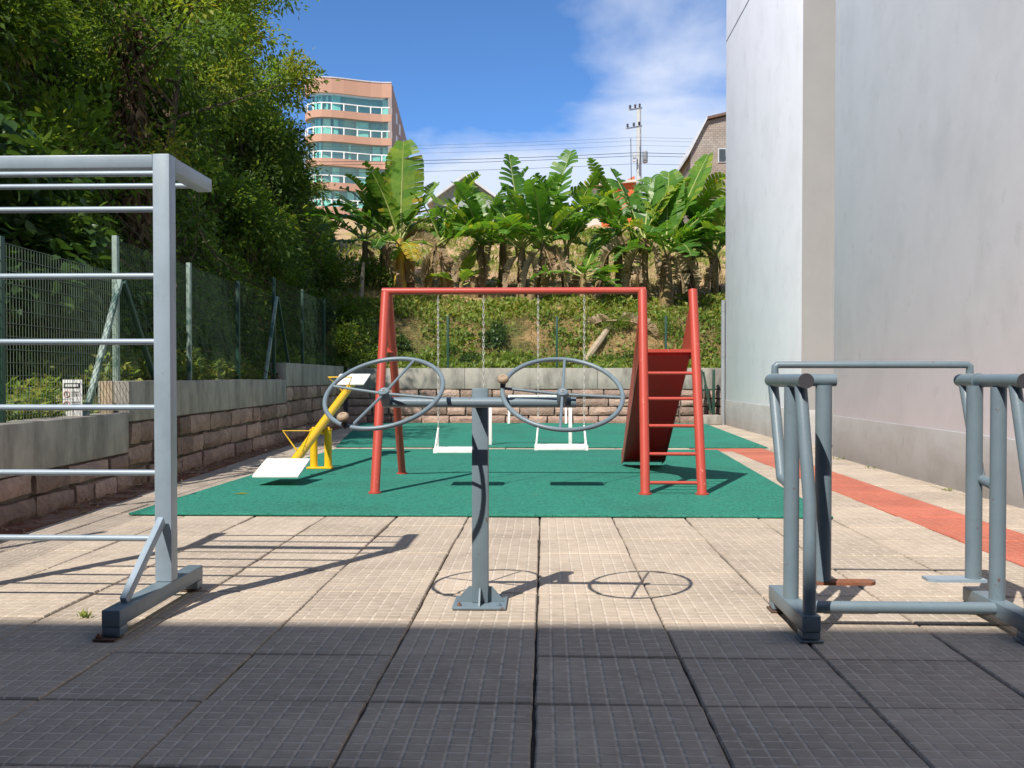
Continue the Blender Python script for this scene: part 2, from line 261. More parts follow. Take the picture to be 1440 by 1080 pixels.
# ------------------------------------------------------------------ mesh helpers
class MB:
    """collects simple solids in world coordinates; build() links them as one mesh object"""
    def __init__(self): self.v = []; self.f = []
    def add(self, vs, fs):
        o = len(self.v); self.v += [tuple(x) for x in vs]; self.f += [tuple(i + o for i in f) for f in fs]; return self
    def box(self, x0, x1, y0, y1, z0, z1):
        return self.add([(x0, y0, z0), (x1, y0, z0), (x1, y1, z0), (x0, y1, z0), (x0, y0, z1), (x1, y0, z1), (x1, y1, z1), (x0, y1, z1)],
                        [(0, 3, 2, 1), (4, 5, 6, 7), (0, 1, 5, 4), (1, 2, 6, 5), (2, 3, 7, 6), (3, 0, 4, 7)])
    def beam(self, p, q, w, h, up=(0, 0, 1)):
        p, q = Vector(p), Vector(q); t = (q - p).normalized(); u = Vector(up)
        if abs(t.dot(u)) > 0.98: u = Vector((1, 0, 0))
        s = t.cross(u).normalized(); n = s.cross(t)
        c = [p + s * (a * w / 2) + n * (b * h / 2) for a, b in ((-1, -1), (1, -1), (1, 1), (-1, 1))] + [q + s * (a * w / 2) + n * (b * h / 2) for a, b in ((-1, -1), (1, -1), (1, 1), (-1, 1))]
        return self.add(c, [(0, 1, 2, 3), (4, 7, 6, 5), (0, 4, 5, 1), (1, 5, 6, 2), (2, 6, 7, 3), (3, 7, 4, 0)])
    def tube(self, pts, r, n=12, closed=False, caps=True):
        pts = [Vector(p) for p in pts]; m = len(pts)
        rs = r if isinstance(r, (list, tuple)) else [r] * m
        prev = None; rings = []
        for i, p in enumerate(pts):
            if closed: t = pts[(i + 1) % m] - pts[i - 1]
            else: t = (pts[min(i + 1, m - 1)] - p).normalized() + (p - pts[max(i - 1, 0)]).normalized()
            t = t.normalized()
            if prev is None:
                a = Vector((0, 0, 1)) if abs(t.z) < 0.9 else Vector((1, 0, 0)); u = t.cross(a).normalized()
            else: u = (prev - t * prev.dot(t)).normalized()
            prev = u; w = t.cross(u)
            k = 1.0
            if not closed and 0 < i < m - 1:
                cs = (pts[i + 1] - p).normalized().dot((p - pts[i - 1]).normalized()); k = 1 / max(0.6, math.sqrt((1 + cs) / 2))
            rings.append([p + (u * math.cos(2 * math.pi * j / n) + w * math.sin(2 * math.pi * j / n)) * rs[i] for j in range(n)])
        vs = [x for rg in rings for x in rg]; fs = []
        for i in range(m if closed else m - 1):
            a = i * n; b = ((i + 1) % m) * n
            for j in range(n): fs.append((a + j, a + (j + 1) % n, b + (j + 1) % n, b + j))
        if caps and not closed: fs += [tuple(range(n - 1, -1, -1)), tuple((m - 1) * n + j for j in range(n))]
        return self.add(vs, fs)
    def lathe(self, c, axis, prof, n=16):
        """prof: (distance along axis, radius)"""
        c = Vector(c); ax = Vector(axis).normalized()
        a = Vector((0, 0, 1)) if abs(ax.z) < 0.9 else Vector((1, 0, 0)); u = ax.cross(a).normalized(); w = ax.cross(u)
        vs = []; fs = []
        for h, r in prof: vs += [c + ax * h + (u * math.cos(2 * math.pi * j / n) + w * math.sin(2 * math.pi * j / n)) * max(r, 1e-4) for j in range(n)]
        for i in range(len(prof) - 1):
            for j in range(n): fs.append((i * n + j, i * n + (j + 1) % n, (i + 1) * n + (j + 1) % n, (i + 1) * n + j))
        fs += [tuple(range(n - 1, -1, -1)), tuple((len(prof) - 1) * n + j for j in range(n))]
        return self.add(vs, fs)
    def prism(self, poly, vec):
        """planar polygon extruded by vec"""
        p = [Vector(x) for x in poly]; v = Vector(vec); n = len(p)
        return self.add(p + [x + v for x in p], [tuple(range(n - 1, -1, -1)), tuple(range(n, 2 * n))] + [(i, (i + 1) % n, n + (i + 1) % n, n + i) for i in range(n)])
    def build(self, name, material, parent=None, bevel=0.0, smooth=None, segs=2, weld=False):
        org = root_loc(parent)
        me = bpy.data.meshes.new(name)
        me.from_pydata([(x - org[0], y - org[1], z - org[2]) for x, y, z in self.v], [], self.f)
        bm = bmesh.new(); bm.from_mesh(me)
        bmesh.ops.recalc_face_normals(bm, faces=bm.faces)
        if bevel:
            es = [e for e in bm.edges if len(e.link_faces) == 2 and e.calc_face_angle(0) > 0.6]
            bmesh.ops.bevel(bm, geom=es, offset=bevel, segments=segs, profile=0.5, affect='EDGES', clamp_overlap=True)
        bm.to_mesh(me); bm.free()
        if smooth is None: smooth = True
        if smooth:
            me.polygons.foreach_set('use_smooth', [True] * len(me.polygons))
            try: me.set_sharp_from_angle(angle=R(38))
            except Exception: pass
        me.materials.append(MATS[material] if isinstance(material, str) else material)
        return link(name, me, parent)
def root_loc(p):
    if p is None: return (0, 0, 0)
    while p.parent: p = p.parent
    return tuple(p.location)
def link(name, me, parent=None):
    o = bpy.data.objects.new(name, me); COL.objects.link(o)
    if parent: o.parent = parent
    return o
def tag(o, label=None, cat=None, group=None, kind=None):
    if label: o['label'] = label
    if cat: o['category'] = cat
    if group: o['group'] = group
    if kind: o['kind'] = kind
    return o
def thing(name, label, cat, loc=(0, 0, 0), group=None):
    o = bpy.data.objects.new(name, None); COL.objects.link(o); o.location = loc; o.empty_display_size = 0.1
    return tag(o, label, cat, group)

def leaf_cloud(name, P, T, Nn, Ln, Wd, tint, material, parent=None, fold=0.25, org=None, curl=0.0, rounded=False):
    """many small folded leaves: P base, T direction of the midrib, Nn rough normal (arrays)"""
    n = len(P)
    T = T / (np.linalg.norm(T, axis=1, keepdims=True) + 1e-9)
    S = np.cross(T, Nn); S /= (np.linalg.norm(S, axis=1, keepdims=True) + 1e-9)
    U = np.cross(S, T)
    Ln = Ln[:, None]; Wd = Wd[:, None]
    if rounded:
        prof = [(0, 0), (.10, .36), (.38, .52), (.72, .34), (1, 0), (.72, -.34), (.38, -.52), (.10, -.36)]
        mids = [(.5, 0)]
    else: prof = [(0, 0), (.45, .5), (1, 0), (.45, -.5)]; mids = []
    nv = len(prof) + len(mids)
    V = np.empty((n, nv, 3))
    for q, (u, w) in enumerate(prof + mids): V[:, q] = P + T * Ln * u + S * Wd * w + U * (Wd * fold * (1 if w else 0) - Ln * curl * u * u)
    tri = [0, 1, 2, 0, 2, 3] if not rounded else sum([[8, q, (q + 1) % 8] for q in range(8)], [])
    nt = len(tri) // 3
    if org is None: org = root_loc(parent)
    V -= np.array(org)
    me = bpy.data.meshes.new(name)
    me.vertices.add(nv * n); me.vertices.foreach_set('co', V.reshape(-1))
    base = (np.arange(n) * nv)[:, None]
    idx = (base + np.array(tri)).reshape(-1).astype(np.int32)
    me.loops.add(3 * nt * n); me.loops.foreach_set('vertex_index', idx)
    me.polygons.add(nt * n); me.polygons.foreach_set('loop_start', np.arange(0, 3 * nt * n, 3, dtype=np.int32))
    try: me.polygons.foreach_set('loop_total', np.full(nt * n, 3, dtype=np.int32))
    except Exception: pass
    a = me.attributes.new('tint', 'FLOAT', 'POINT'); a.data.foreach_set('value', np.repeat(np.clip(tint, 0, 1), nv).astype(np.float32))
    me.update(calc_edges=True); me.validate()
    me.materials.append(MATS[material])
    return link(name, me, parent)
def unit(a): return a / (np.linalg.norm(a, axis=1, keepdims=True) + 1e-9)

# ------------------------------------------------------------------ the lie of the land
def TOE(d):   # x of the face of the left retaining wall; beyond the yard, the foot of the overgrown bank
    d = np.asarray(d, float)
    return np.where(d < 22.9, -3.63 - 0.0484 * d, -4.74 - 0.215 * (d - 22.9))
_pd = np.array([-100, 23.4, 24.4, 25.0, 25.7, 26.6, 27.2, 29, 45, 60, 112, 170, 300])
_pz = np.array([1.12, 1.15, 1.28, 1.75, 2.45, 2.95, 3.12, 3.55, 7.3, 10.1, 19.2, 26, 34])
def BACK(d): return np.interp(d, _pd, _pz)
def SOIL(d): return np.maximum(np.interp(d, [-50, 9.4, 9.7, 16.5, 16.9, 22.5, 23.4], [0.70, 0.70, 0.98, 1.02, 1.28, 1.30, 1.15]), np.where(np.asarray(d) > 23.4, BACK(d), 0))
def lump(x, y, s=0):
    return (np.sin(x * 1.3 + s) * np.cos(y * 1.1 - s * 0.7) + 0.5 * np.sin(x * 2.9 + y * 2.3 + s) + 0.4 * np.cos(y * 3.7 - x * 1.9 + s * 1.3)) / 1.9
def LEFT(d, s):
    s = np.asarray(s, float); d = np.asarray(d, float)
    toe0 = np.interp(d, [0, 6, 10, 14, 18, 23, 30], [2.6, 2.0, 1.35, 1.15, .85, 0.7, 0.5])
    fade = np.interp(d, [30, 46, 70], [1.0, 0.62, 0.0])
    u = np.maximum(s - toe0, 0)
    h = np.where(u < 4.0, u * 1.9, 7.6 + (u - 4.0) * 0.9)
    h = np.minimum(h, 13 + 0.06 * u)
    return SOIL(d) + h * fade + lump(s * 0.9, d * 0.8, 2.0) * np.clip(u, 0, 1) * 0.28
def grid_mesh(name, X, Y, Z, material):
    ny, nx = X.shape
    V = np.stack([X, Y, Z], -1).reshape(-1, 3)
    i = np.arange(ny * nx).reshape(ny, nx)
    F = np.stack([i[:-1, :-1], i[:-1, 1:], i[1:, 1:], i[1:, :-1]], -1).reshape(-1, 4)
    me = bpy.data.meshes.new(name); me.from_pydata(V.tolist(), [], F.tolist())
    me.polygons.foreach_set('use_smooth', [True] * len(me.polygons)); me.materials.append(MATS[material]); me.update()
    return tag(link(name, me), kind='structure')

gx = np.array([-400, 400.]); gy = np.array([-200, 600.])
g = MB(); g.add([(-500, -300, -0.09), (500, -300, -0.09), (500, 700, -0.09), (-500, 700, -0.09)], [(0, 1, 2, 3)])
tag(g.build('ground', 'joint_soil', smooth=False), kind='structure')
# overgrown bank on the left
dd = np.concatenate([np.arange(-12, 36, 0.4), np.arange(36, 76, 2.0)]); ss = np.concatenate([np.arange(0.12, 8, 0.3), np.arange(8, 60, 4.0)])
D, S = np.meshgrid(dd, ss)
grid_mesh('bank', TOE(D) - S, D, LEFT(D, S), 'dark_earth')
# hillside behind the yard
yy = np.concatenate([np.arange(23.42, 31, 0.22), np.arange(31, 70, 1.0), np.arange(70, 310, 10)]); xx = np.concatenate([np.arange(-60, -8, 4.0), np.arange(-8, 8, 0.3), np.arange(8, 60, 3.0), np.arange(60, 241, 20)])
X, Y = np.meshgrid(xx, yy)
def HILLZ(x, y): return BACK(y) + lump(np.asarray(x) * 1.1, np.asarray(y) * 1.3, 0.5) * np.interp(y, [23.4, 24.6, 27, 40], [0.02, 0.14, 0.14, 0.3])
hz = HILLZ(X, Y)
hill = grid_mesh('hillside', X, Y, hz, 'dry_hill')
hill.data.materials.append(MATS['earth'])
_yc = 0.5 * (Y[:-1, :-1] + Y[1:, :-1]).reshape(-1); _xc = X[:-1, :-1].reshape(-1)
hill.data.polygons.foreach_set('material_index', (_yc < 27.1 + 0.35 * np.sin(_xc * 1.7) + 0.2 * np.sin(_xc * 4.1)).astype(np.int32))

# ------------------------------------------------------------------ pavement
pav = MB(); pav.box(-6.5, 5.2, -4.4, 23.3, -0.085, -0.016)
pav = tag(pav.build('pavement', 'joint_soil', smooth=False), kind='structure')
def tile_mesh(name, material, seed):
    """slab with a softly worn, slightly chipped rim"""
    r = random.Random(seed); a, b = 0.0032, TILE - 0.0032; n = 7; rim = []
    for k in range(4):
        for q in range(n):
            t = q / n; e = r.choice((0, 0, 0, 0, .0012, .003)) + r.uniform(0, .0012); u = a + (b - a) * t
            if k == 0: p = (u, a + e)
            elif k == 1: p = (b - e, u)
            elif k == 2: p = (TILE - u, b - e)
            else: p = (a + e, TILE - u)
            rim.append(p)
    c = 0.006; m = len(rim); cx = TILE / 2
    lo = [(x, y, -.03) for x, y in rim]; mid = [(x, y, -c) for x, y in rim]
    top = [(x + (cx - x) / cx * c * 1.1, y + (cx - y) / cx * c * 1.1, 0) for x, y in rim]
    fs = [tuple(range(2 * m, 3 * m))]
    for i in range(m):
        j = (i + 1) % m; fs += [(i, j, m + j, m + i), (m + i, m + j, 2 * m + j, 2 * m + i)]
    me = bpy.data.meshes.new(name); me.from_pydata(lo + mid + top, [], fs); me.materials.append(MATS[material]); return me
TMS = [tile_mesh('paving_tile', 'cement_tile', k) for k in range(6)]; TRS = [tile_mesh('red_paving_tile', 'red_cement_tile', 20 + k) for k in range(3)]; TM = TMS[0]
JX, JY = -0.035, 3.285
MAT1 = [(-3.30, 7.66), (2.235, 7.66), (2.56, 14.62), (-3.15, 14.62)]
MAT2 = [(-3.25, 15.16), (3.42, 15.16), (3.72, 22.95), (-4.35, 22.95)]
far_v = []; ntile = 0
def in_mat(x0, x1, y0, y1):
    for M in (MAT1, MAT2):
        if M[0][1] < y0 and y1 < M[2][1] and max(M[0][0], M[3][0]) < x0 and x1 < min(M[1][0], M[2][0]): return True
    return False
cells = []
for j in range(-3, 36):
    y0 = JY + j * TILE
    for i in range(-10, 8):
        x0 = JX + i * TILE
        if x0 + TILE < float(TOE(y0)) or x0 > 4.12 or y0 > 23.2 or in_mat(x0, x0 + TILE, y0, y0 + TILE): continue
        if abs(x0 + TILE / 2) > 0.56 * (y0 + 1.2) + 0.7: continue
        red = (i == 5 and 5.0 < y0 < 15.3) or (2.2 < x0 and i <= 5 and abs(y0 - 14.55) < 0.3)
        cells.append((y0, x0, red))
cells.sort()
rest = {False: MB(), True: MB()}
for k, (y0, x0, red) in enumerate(cells):
    if k < 300:
        o = link('red_paving_tile' if red else 'paving_tile', rnd.choice(TRS if red else TMS), pav)
        o.location = (x0 + rnd.uniform(-.0018, .0018), y0 + rnd.uniform(-.0018, .0018), rnd.uniform(-0.003, 0.002)); o.rotation_euler = (rnd.uniform(-.004, .004), rnd.uniform(-.004, .004), rnd.uniform(-.006, .006))
    else:
        rest[red].add([(a + x0, b + y0, c) for a, b, c in [tuple(v.co) for v in TM.vertices]], [tuple(p.vertices) for p in TM.polygons])
for red, m in rest.items():
    if m.v:
        o = m.build('red_paving_tile' if red else 'paving_tile', 'red_cement_tile' if red else 'cement_tile', pav, smooth=False); o['kind'] = 'stuff'
m = MB(); m.prism([(float(TOE(3)) - .02, 3, .0035), (float(TOE(3)) + .30, 3, .0035), (float(TOE(23.2)) + .34, 23.25, .0035), (float(TOE(23.2)) - .02, 23.25, .0035)], (0, 0, .004))
tag(m.build('earth_strip', 'red_earth', smooth=False), kind='structure')
def rubber_mat(poly, label):
    m = MB(); m.prism([(x, y, 0.004) for x, y in poly], (0, 0, 0.018))
    return tag(m.build('rubber_mat', 'rubber_green', bevel=0.006, smooth=False), label, 'rubber mat', 'green play surfaces')
rubber_mat(MAT1, 'green rubber play mat under the swing set, slide and seesaw')
rubber_mat(MAT2, 'green rubber play mat nearer the back stone wall, under the white goals')

# ------------------------------------------------------------------ stone walls
def stone(x0, x1, z0, z1, rot, org, parent, depth=0.16, rough=0.034):
    """one rough-faced block: front face a bumpy grid. local x along the wall, local -y outwards"""
    nx, nz = 4, 3; vs = []; fs = []
    j = 0.022
    cs = [(x0 + rnd.uniform(0, j), z0 + rnd.uniform(0, j)), (x1 - rnd.uniform(0, j), z0 + rnd.uniform(0, j)), (x1 - rnd.uniform(0, j), z1 - rnd.uniform(0, j)), (x0 + rnd.uniform(0, j), z1 - rnd.uniform(0, j))]
    out = rnd.uniform(0.0, 0.028)
    for b in range(nz + 1):
        for a in range(nx + 1):
            u, w = a / nx, b / nz
            x = (cs[0][0] * (1 - u) + cs[1][0] * u) * (1 - w) + (cs[3][0] * (1 - u) + cs[2][0] * u) * w
            z = (cs[0][1] * (1 - u) + cs[1][1] * u) * (1 - w) + (cs[3][1] * (1 - u) + cs[2][1] * u) * w
            edge = a in (0, nx) or b in (0, nz)
            y = -(out + (rnd.uniform(-0.003, 0.012) if edge else 0.018 + rnd.uniform(0, rough)))
            if edge: x += rnd.uniform(-.008, .008); z += rnd.uniform(-.008, .008)
            vs.append((x, y, z))
    n0 = len(vs)
    for x, z in cs: vs.append((x, depth, z))
    I = lambda a, b: b * (nx + 1) + a
    for b in range(nz):
        for a in range(nx): fs.append((I(a, b), I(a + 1, b), I(a + 1, b + 1), I(a, b + 1)))
    fs.append(tuple([n0, n0 + 1] + [I(a, 0) for a in range(nx, -1, -1)]))
    fs.append(tuple([n0 + 2, n0 + 3] + [I(a, nz) for a in range(nx + 1)]))
    fs.append(tuple([n0 + 3, n0] + [I(0, b) for b in range(nz + 1)]))
    fs.append(tuple([n0 + 1, n0 + 2] + [I(nx, b) for b in range(nz, -1, -1)]))
    m = MB(); ca, sa = math.cos(rot), math.sin(rot)
    m.add([(org[0] + x * ca - y * sa, org[1] + x * sa + y * ca, org[2] + z) for x, y, z in vs], fs)
    return m.build('stone', 'pink_stone', parent, bevel=0.0)
def stone_courses(x0, x1, z0, z1, courses, lens, rot, org, parent):
    hs = [rnd.uniform(0.85, 1.15) for _ in range(courses)]; t = sum(hs); z = z0
    for h in hs:
        h = h / t * (z1 - z0); x = x0 - rnd.uniform(0, 0.3)
        while x < x1:
            ln = rnd.uniform(*lens); a = max(x, x0); b = min(x + ln, x1)
            if b - a > 0.10: stone(a + 0.007, b - 0.007, z + 0.007, z + h - 0.007, rot, org, parent)
            x += ln
        z += h
wall_l = thing('retaining_wall', 'long pink stone retaining wall with stepped concrete caps below the green wire fence', 'stone wall', (-4.2, 10, 0))
P0 = Vector((float(TOE(3.0)), 3.0, 0)); P1 = Vector((float(TOE(22.9)), 22.9, 0))
wdir = (P1 - P0).normalized(); wrot = math.atan2(wdir.y, wdir.x)       # local +x away from the camera, outward (-y local) = +x world
def wl(d, off=0.0, z=0.0):
    return Vector((float(-3.63 - 0.0484 * d) - off, d, z))
def wall_seg(m, d0, d1, o0, o1, z0, z1):
    m.add([wl(d0, o0, z0), wl(d1, o0, z0), wl(d1, o1, z0), wl(d0, o1, z0), wl(d0, o0, z1), wl(d1, o0, z1), wl(d1, o1, z1), wl(d0, o1, z1)],
          [(0, 1, 2, 3), (4, 7, 6, 5), (0, 4, 5, 1), (1, 5, 6, 2), (2, 6, 7, 3), (3, 7, 4, 0)])
SEG = [(3.0, 9.5, 0.355, 0.75), (9.5, 16.7, 0.655, 1.06), (16.7, 22.95, 0.93, 1.345)]
m = MB()
for d0, d1, zb, zt in SEG: wall_seg(m, d0, d1, 0.035, 0.30, -0.08, zb)
m.build('wall_core', 'mortar', wall_l, smooth=False)
for d0, d1, zb, zt in SEG:
    m = MB(); wall_seg(m, d0 + 0.004, d1 - 0.004, -0.012, 0.30, zb + 0.003, zt); m.build('wall_cap', 'concrete', wall_l, bevel=0.012)
    k = 1.0 / math.cos(math.atan(0.0484))
    sx0 = (d0 - 3.0) * k; sx1 = (d1 - 3.0) * k
    stone_courses(sx0, sx1, -0.02, zb, {0.355: 2, 0.655: 3, 0.93: 4}[zb], (0.38, 0.85), wrot, P0 - wdir * 0, wall_l)
# back wall
BY = 23.3
wall_b = thing('stone_wall', 'low pink stone wall with pale concrete cap across the back of the yard', 'stone wall', (0, BY, 0))
m = MB(); m.box(-4.72, 4.20, BY + 0.035, BY + 0.32, -0.08, 0.81); m.build('wall_core', 'mortar', wall_b, smooth=False)
for x0, x1 in ((-4.72, -1.9), (-1.9, 1.25), (1.25, 4.20)):
    m = MB(); m.box(x0 + 0.003, x1 - 0.003, BY - 0.012, BY + 0.32, 0.813, 1.31); m.build('wall_cap', 'concrete', wall_b, bevel=0.012)
stone_courses(-4.72, 4.20, -0.02, 0.81, 4, (0.4, 0.85), 0.0, (0, BY, 0), wall_b)

# ------------------------------------------------------------------ buildings of the yard
HB = 10.4
bld = thing('white_building', 'tall windowless white rendered building with grey dado along the right side', 'building', (4, 12, 0))
def slab(name, material, parent, x0, x1, y0, y1, z0, z1, bevel=0.0):
    m = MB(); m.box(x0, x1, y0, y1, z0, z1); return m.build(name, material, parent, bevel=bevel, smooth=bevel > 0)
slab('near_wall', 'render_white', bld, 4.0, 13, -6, 13.75, 0.0, HB, 0.01)
slab('far_wall', 'render_white', bld, 4.14, 13, 16.003, 22.7, 0.0, HB, 0.01)
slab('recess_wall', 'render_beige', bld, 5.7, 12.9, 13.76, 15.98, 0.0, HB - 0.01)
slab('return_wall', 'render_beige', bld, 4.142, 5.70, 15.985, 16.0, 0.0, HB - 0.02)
slab('dado', 'dado_grey', bld, 3.992, 4.3, -5.99, 13.756, -0.05, 0.565, 0.003)
slab('dado', 'dado_grey', bld, 4.132, 4.6, 15.975, 22.706, -0.05, 0.565, 0.003)
slab('seam', 'sign_dark', bld, 4.137, 4.2, 16.01, 22.69, 8.74, 8.765)
slab('parapet_coping', 'render_white', bld, 3.96, 13.04, -6.04, 22.74, HB + 0.002, HB + 0.08, 0.01)
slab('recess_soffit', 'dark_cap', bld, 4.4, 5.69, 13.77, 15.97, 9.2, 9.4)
m = MB(); m.tube([(4.08, 22.62, 0.0), (4.08, 22.62, 2.85)], 0.05, 12); dp = m.build('downpipe', 'galvanised', bld)
for z in (0.55, 1.55, 2.6):
    m = MB(); m.lathe((4.08, 22.62, z), (0, 0, 1), [(0, 0.056), (0.04, 0.056)], 12); m.build('pipe_bracket', 'galvanised', dp)
# the building behind the camera, whose shadow crosses the near paving
rb = thing('rear_building', 'plain rendered block behind the viewer, shading the near paving', 'building', (0, -5, 0))
EDGE_D, RBY = 4.33, -4.5
RBH = (EDGE_D - RBY) / (math.cos(R(SUN_AZ)) / math.tan(R(SUN_EL)))
slab('wall', 'rear_render', rb, -16, 3.9, RBY - 9, RBY, 0, RBH)
slab('wall', 'rear_render', rb, 3.91, 14, RBY - 9, RBY, 0, RBH)

# ------------------------------------------------------------------ wire fences
def fence_panel(parent, a, b, z0, z1, step=0.05, hstep=0.10, r=0.0027, material='wire_green'):
    a, b = Vector(a), Vector(b); ln = (b - a).length; t = (b - a) / ln; s = Vector((-t.y, t.x, 0)); vs = []; fs = []
    def wire(p, q, rr):
        o = len(vs); dv = (q - p).normalized(); u = Vector((0, 0, 1)) if abs(dv.z) < 0.5 else t
        for c in (p, q):
            for k in range(3): an = 2 * math.pi * k / 3; vs.append(c + (s * math.cos(an) + u * math.sin(an)) * rr)
        for k in range(3): fs.append((o + k, o + (k + 1) % 3, o + 3 + (k + 1) % 3, o + 3 + k))
    n = int(ln / step)
    for i in range(1, n): p = a + t * (i * ln / n); wire(Vector((p.x, p.y, z0)), Vector((p.x, p.y, z1)), r)
    k = int((z1 - z0) / hstep)
    for i in range(k + 1):
        z = z0 + (z1 - z0) * i / k; wire(Vector((a.x, a.y, z)) + s * r, Vector((b.x, b.y, z)) + s * r, r)
    m = MB(); m.add(vs, fs); o = m.build('wire_mesh', material, parent, smooth=False); o['kind'] = 'stuff'; return o
def post(parent, p, z0, z1, material='fence_green', w=0.055, name='post'):
    m = MB(); m.box(p[0] - w / 2, p[0] + w / 2, p[1] - w / 2, p[1] + w / 2, z0, z1); return m.build(name, material, parent, bevel=0.006)
fl = thing('wire_fence', 'green wire mesh fence with diagonal braces along the stepped stone wall', 'fence', (-4.3, 10, 0))
FO = 0.16
for ds, z0, z1 in (([3.1, 5.2, 7.35, 9.62], 0.70, 2.13), ([9.62, 11.93, 14.2, 16.5], 1.02, 2.46), ([16.5, 18.95, 21.3, 23.0], 1.30, 2.76)):
    for a, b in zip(ds[:-1], ds[1:]): fence_panel(fl, wl(a, FO), wl(b, FO), z0, z1, material='wire_green' if a < 9 else 'wire_dark', r=.0027 if a < 9 else .0022)
for d, z0, z1, mt in ((5.2, 0.7, 2.17, 'fence_green'), (7.35, 0.7, 2.17, 'fence_green'), (9.62, 0.7, 2.50, 'pale_green_post'), (11.93, 1.0, 2.50, 'pale_green_post'), (14.2, 1.0, 2.50, 'fence_green'), (16.5, 1.0, 2.78, 'fence_green'), (18.95, 1.3, 2.80, 'fence_green'), (21.3, 1.3, 2.82, 'fence_green')):
    post(fl, wl(d, FO), z0, z1, mt)
for p, q, mt in ((wl(9.58, FO - .06, 2.05), wl(8.72, FO - .06, 0.72), 'pale_green_post'), (wl(9.66, FO - .06, 2.05), wl(10.6, FO - .06, 1.02), 'fence_green'), (wl(16.46, FO - .06, 2.45), wl(15.6, FO - .06, 1.04), 'pale_green_post'), (wl(16.54, FO - .06, 2.45), wl(17.4, FO - .06, 1.3), 'fence_green')):
    m = MB(); m.beam(p, q, 0.05, 0.05); m.build('brace', mt, fl, bevel=0.005)
fb = thing('wire_fence', 'green wire mesh fence on top of the back stone wall below the banana plants', 'fence', (0, 23.6, 0))
xs = [-4.75, -2.33, 0.29, 2.89, 4.3]
for a, b in zip(xs[:-1], xs[1:]): fence_panel(fb, (a, 23.55, 0), (b, 23.55, 0), 1.2, 2.5, 0.06, 0.12, 0.0012, 'wire_dark')
for x in xs[1:-1]: post(fb, (x, 23.58), 1.0, 2.56)
gt = thing('metal_gate', 'narrow dark green metal gate frame leaning at the far corner by the downpipe', 'gate', (3.75, 22.9, 0))
for x in (3.64, 3.93):
    m = MB(); m.box(x - .03, x + .03, 22.96, 23.02, 0.24, 1.27); m.build('frame_post', 'fence_green', gt, bevel=0.005)
m = MB(); m.beam((3.68, 22.93, 1.22), (3.86, 22.93, 0.26), 0.05, 0.04); m.build('brace', 'fence_green', gt)
m = MB(); m.beam((3.67, 22.99, 0.80), (3.90, 22.99, 0.80), 0.03, 0.04); m.build('rail', 'fence_green', gt)
kb = MB(); kb.box(3.55, 4.05, 22.55, 23.08, 0.005, 0.22); tag(kb.build('concrete_kerb', 'concrete', bevel=0.015), 'short concrete kerb block under the green gate frame', 'kerb')

# ------------------------------------------------------------------ wall-bar / pull-up structure (left)
def torus_pts(c, e1, e2, r, n): return [Vector(c) + e1 * (r * math.cos(2 * math.pi * k / n)) + e2 * (r * math.sin(2 * math.pi * k / n)) for k in range(n)]
wb = thing('wall_bars', 'pale grey metal climbing frame with horizontal rungs and overhead bars', 'exercise frame', (-2.45, 4.5, 0))
def wb_side(X):
    g = 'pale_grey_paint'
    m = MB(); m.box(X - .04, X + .04, 4.6, 4.68, 0.1245, 2.155); m.build('upright', g, wb, bevel=0.003)
    m = MB(); m.box(X - .04, X + .04, 4.03, 5.03, 0.052, 0.123); m.build('base_beam', 'grey_paint', wb, bevel=0.006)
    for y0 in (4.032, 4.948):
        m = MB(); m.box(X - .039, X + .039, y0, y0 + 0.08, 0.012, 0.0515); m.build('foot', 'grey_paint', wb, bevel=0.004)
    for yc in (4.045, 5.0):
        m = MB(); m.box(X - .062, X + .03, yc - .05, yc + .045, 0.0025, 0.0085); pl = m.build('foot_plate', 'dark_rust', wb)
        m = MB(); m.lathe((X - .045, yc - .03, 0.011), (0, 0, 1), [(0, .012), (.01, .012), (.01, .006), (.018, .006)], 8); m.build('bolt', 'rust', pl)
    m = MB(); m.beam((X + .0, 4.585, 0.42), (X + .0, 4.16, 0.13), 0.03, 0.045); m.build('brace', g, wb, bevel=0.004)
    m = MB(); m.box(X - .04, X + .04, 4.682, 5.20, 2.085, 2.153); m.build('overhead_beam', g, wb, bevel=0.006)
wb_side(-1.815); wb_side(-3.17)
m = MB(); m.box(-3.128, -1.857, 4.605, 4.675, 2.09, 2.1535); m.build('top_beam', 'pale_grey_paint', wb, bevel=0.006)
def rung(y, z, r=0.0145):
    m = MB(); m.tube([(-3.131, y, z), (-1.854, y, z)], r, 12); rg_ = m.build('rung', 'pale_grey_paint', wb)
    for x_, q_ in ((-1.8565, -1), (-3.1285, 1)): m = MB(); m.lathe((x_, y, z), (q_, 0, 0), [(0, r + .005), (.004, r + .004), (.007, r + .001)], 12); m.build('weld_bead', 'pale_grey_paint', rg_)
for z in (0.325, 0.64, 0.953, 1.268, 1.582, 1.90): rung(4.64, z)
rung(4.87, 2.118); rung(5.12, 2.105)

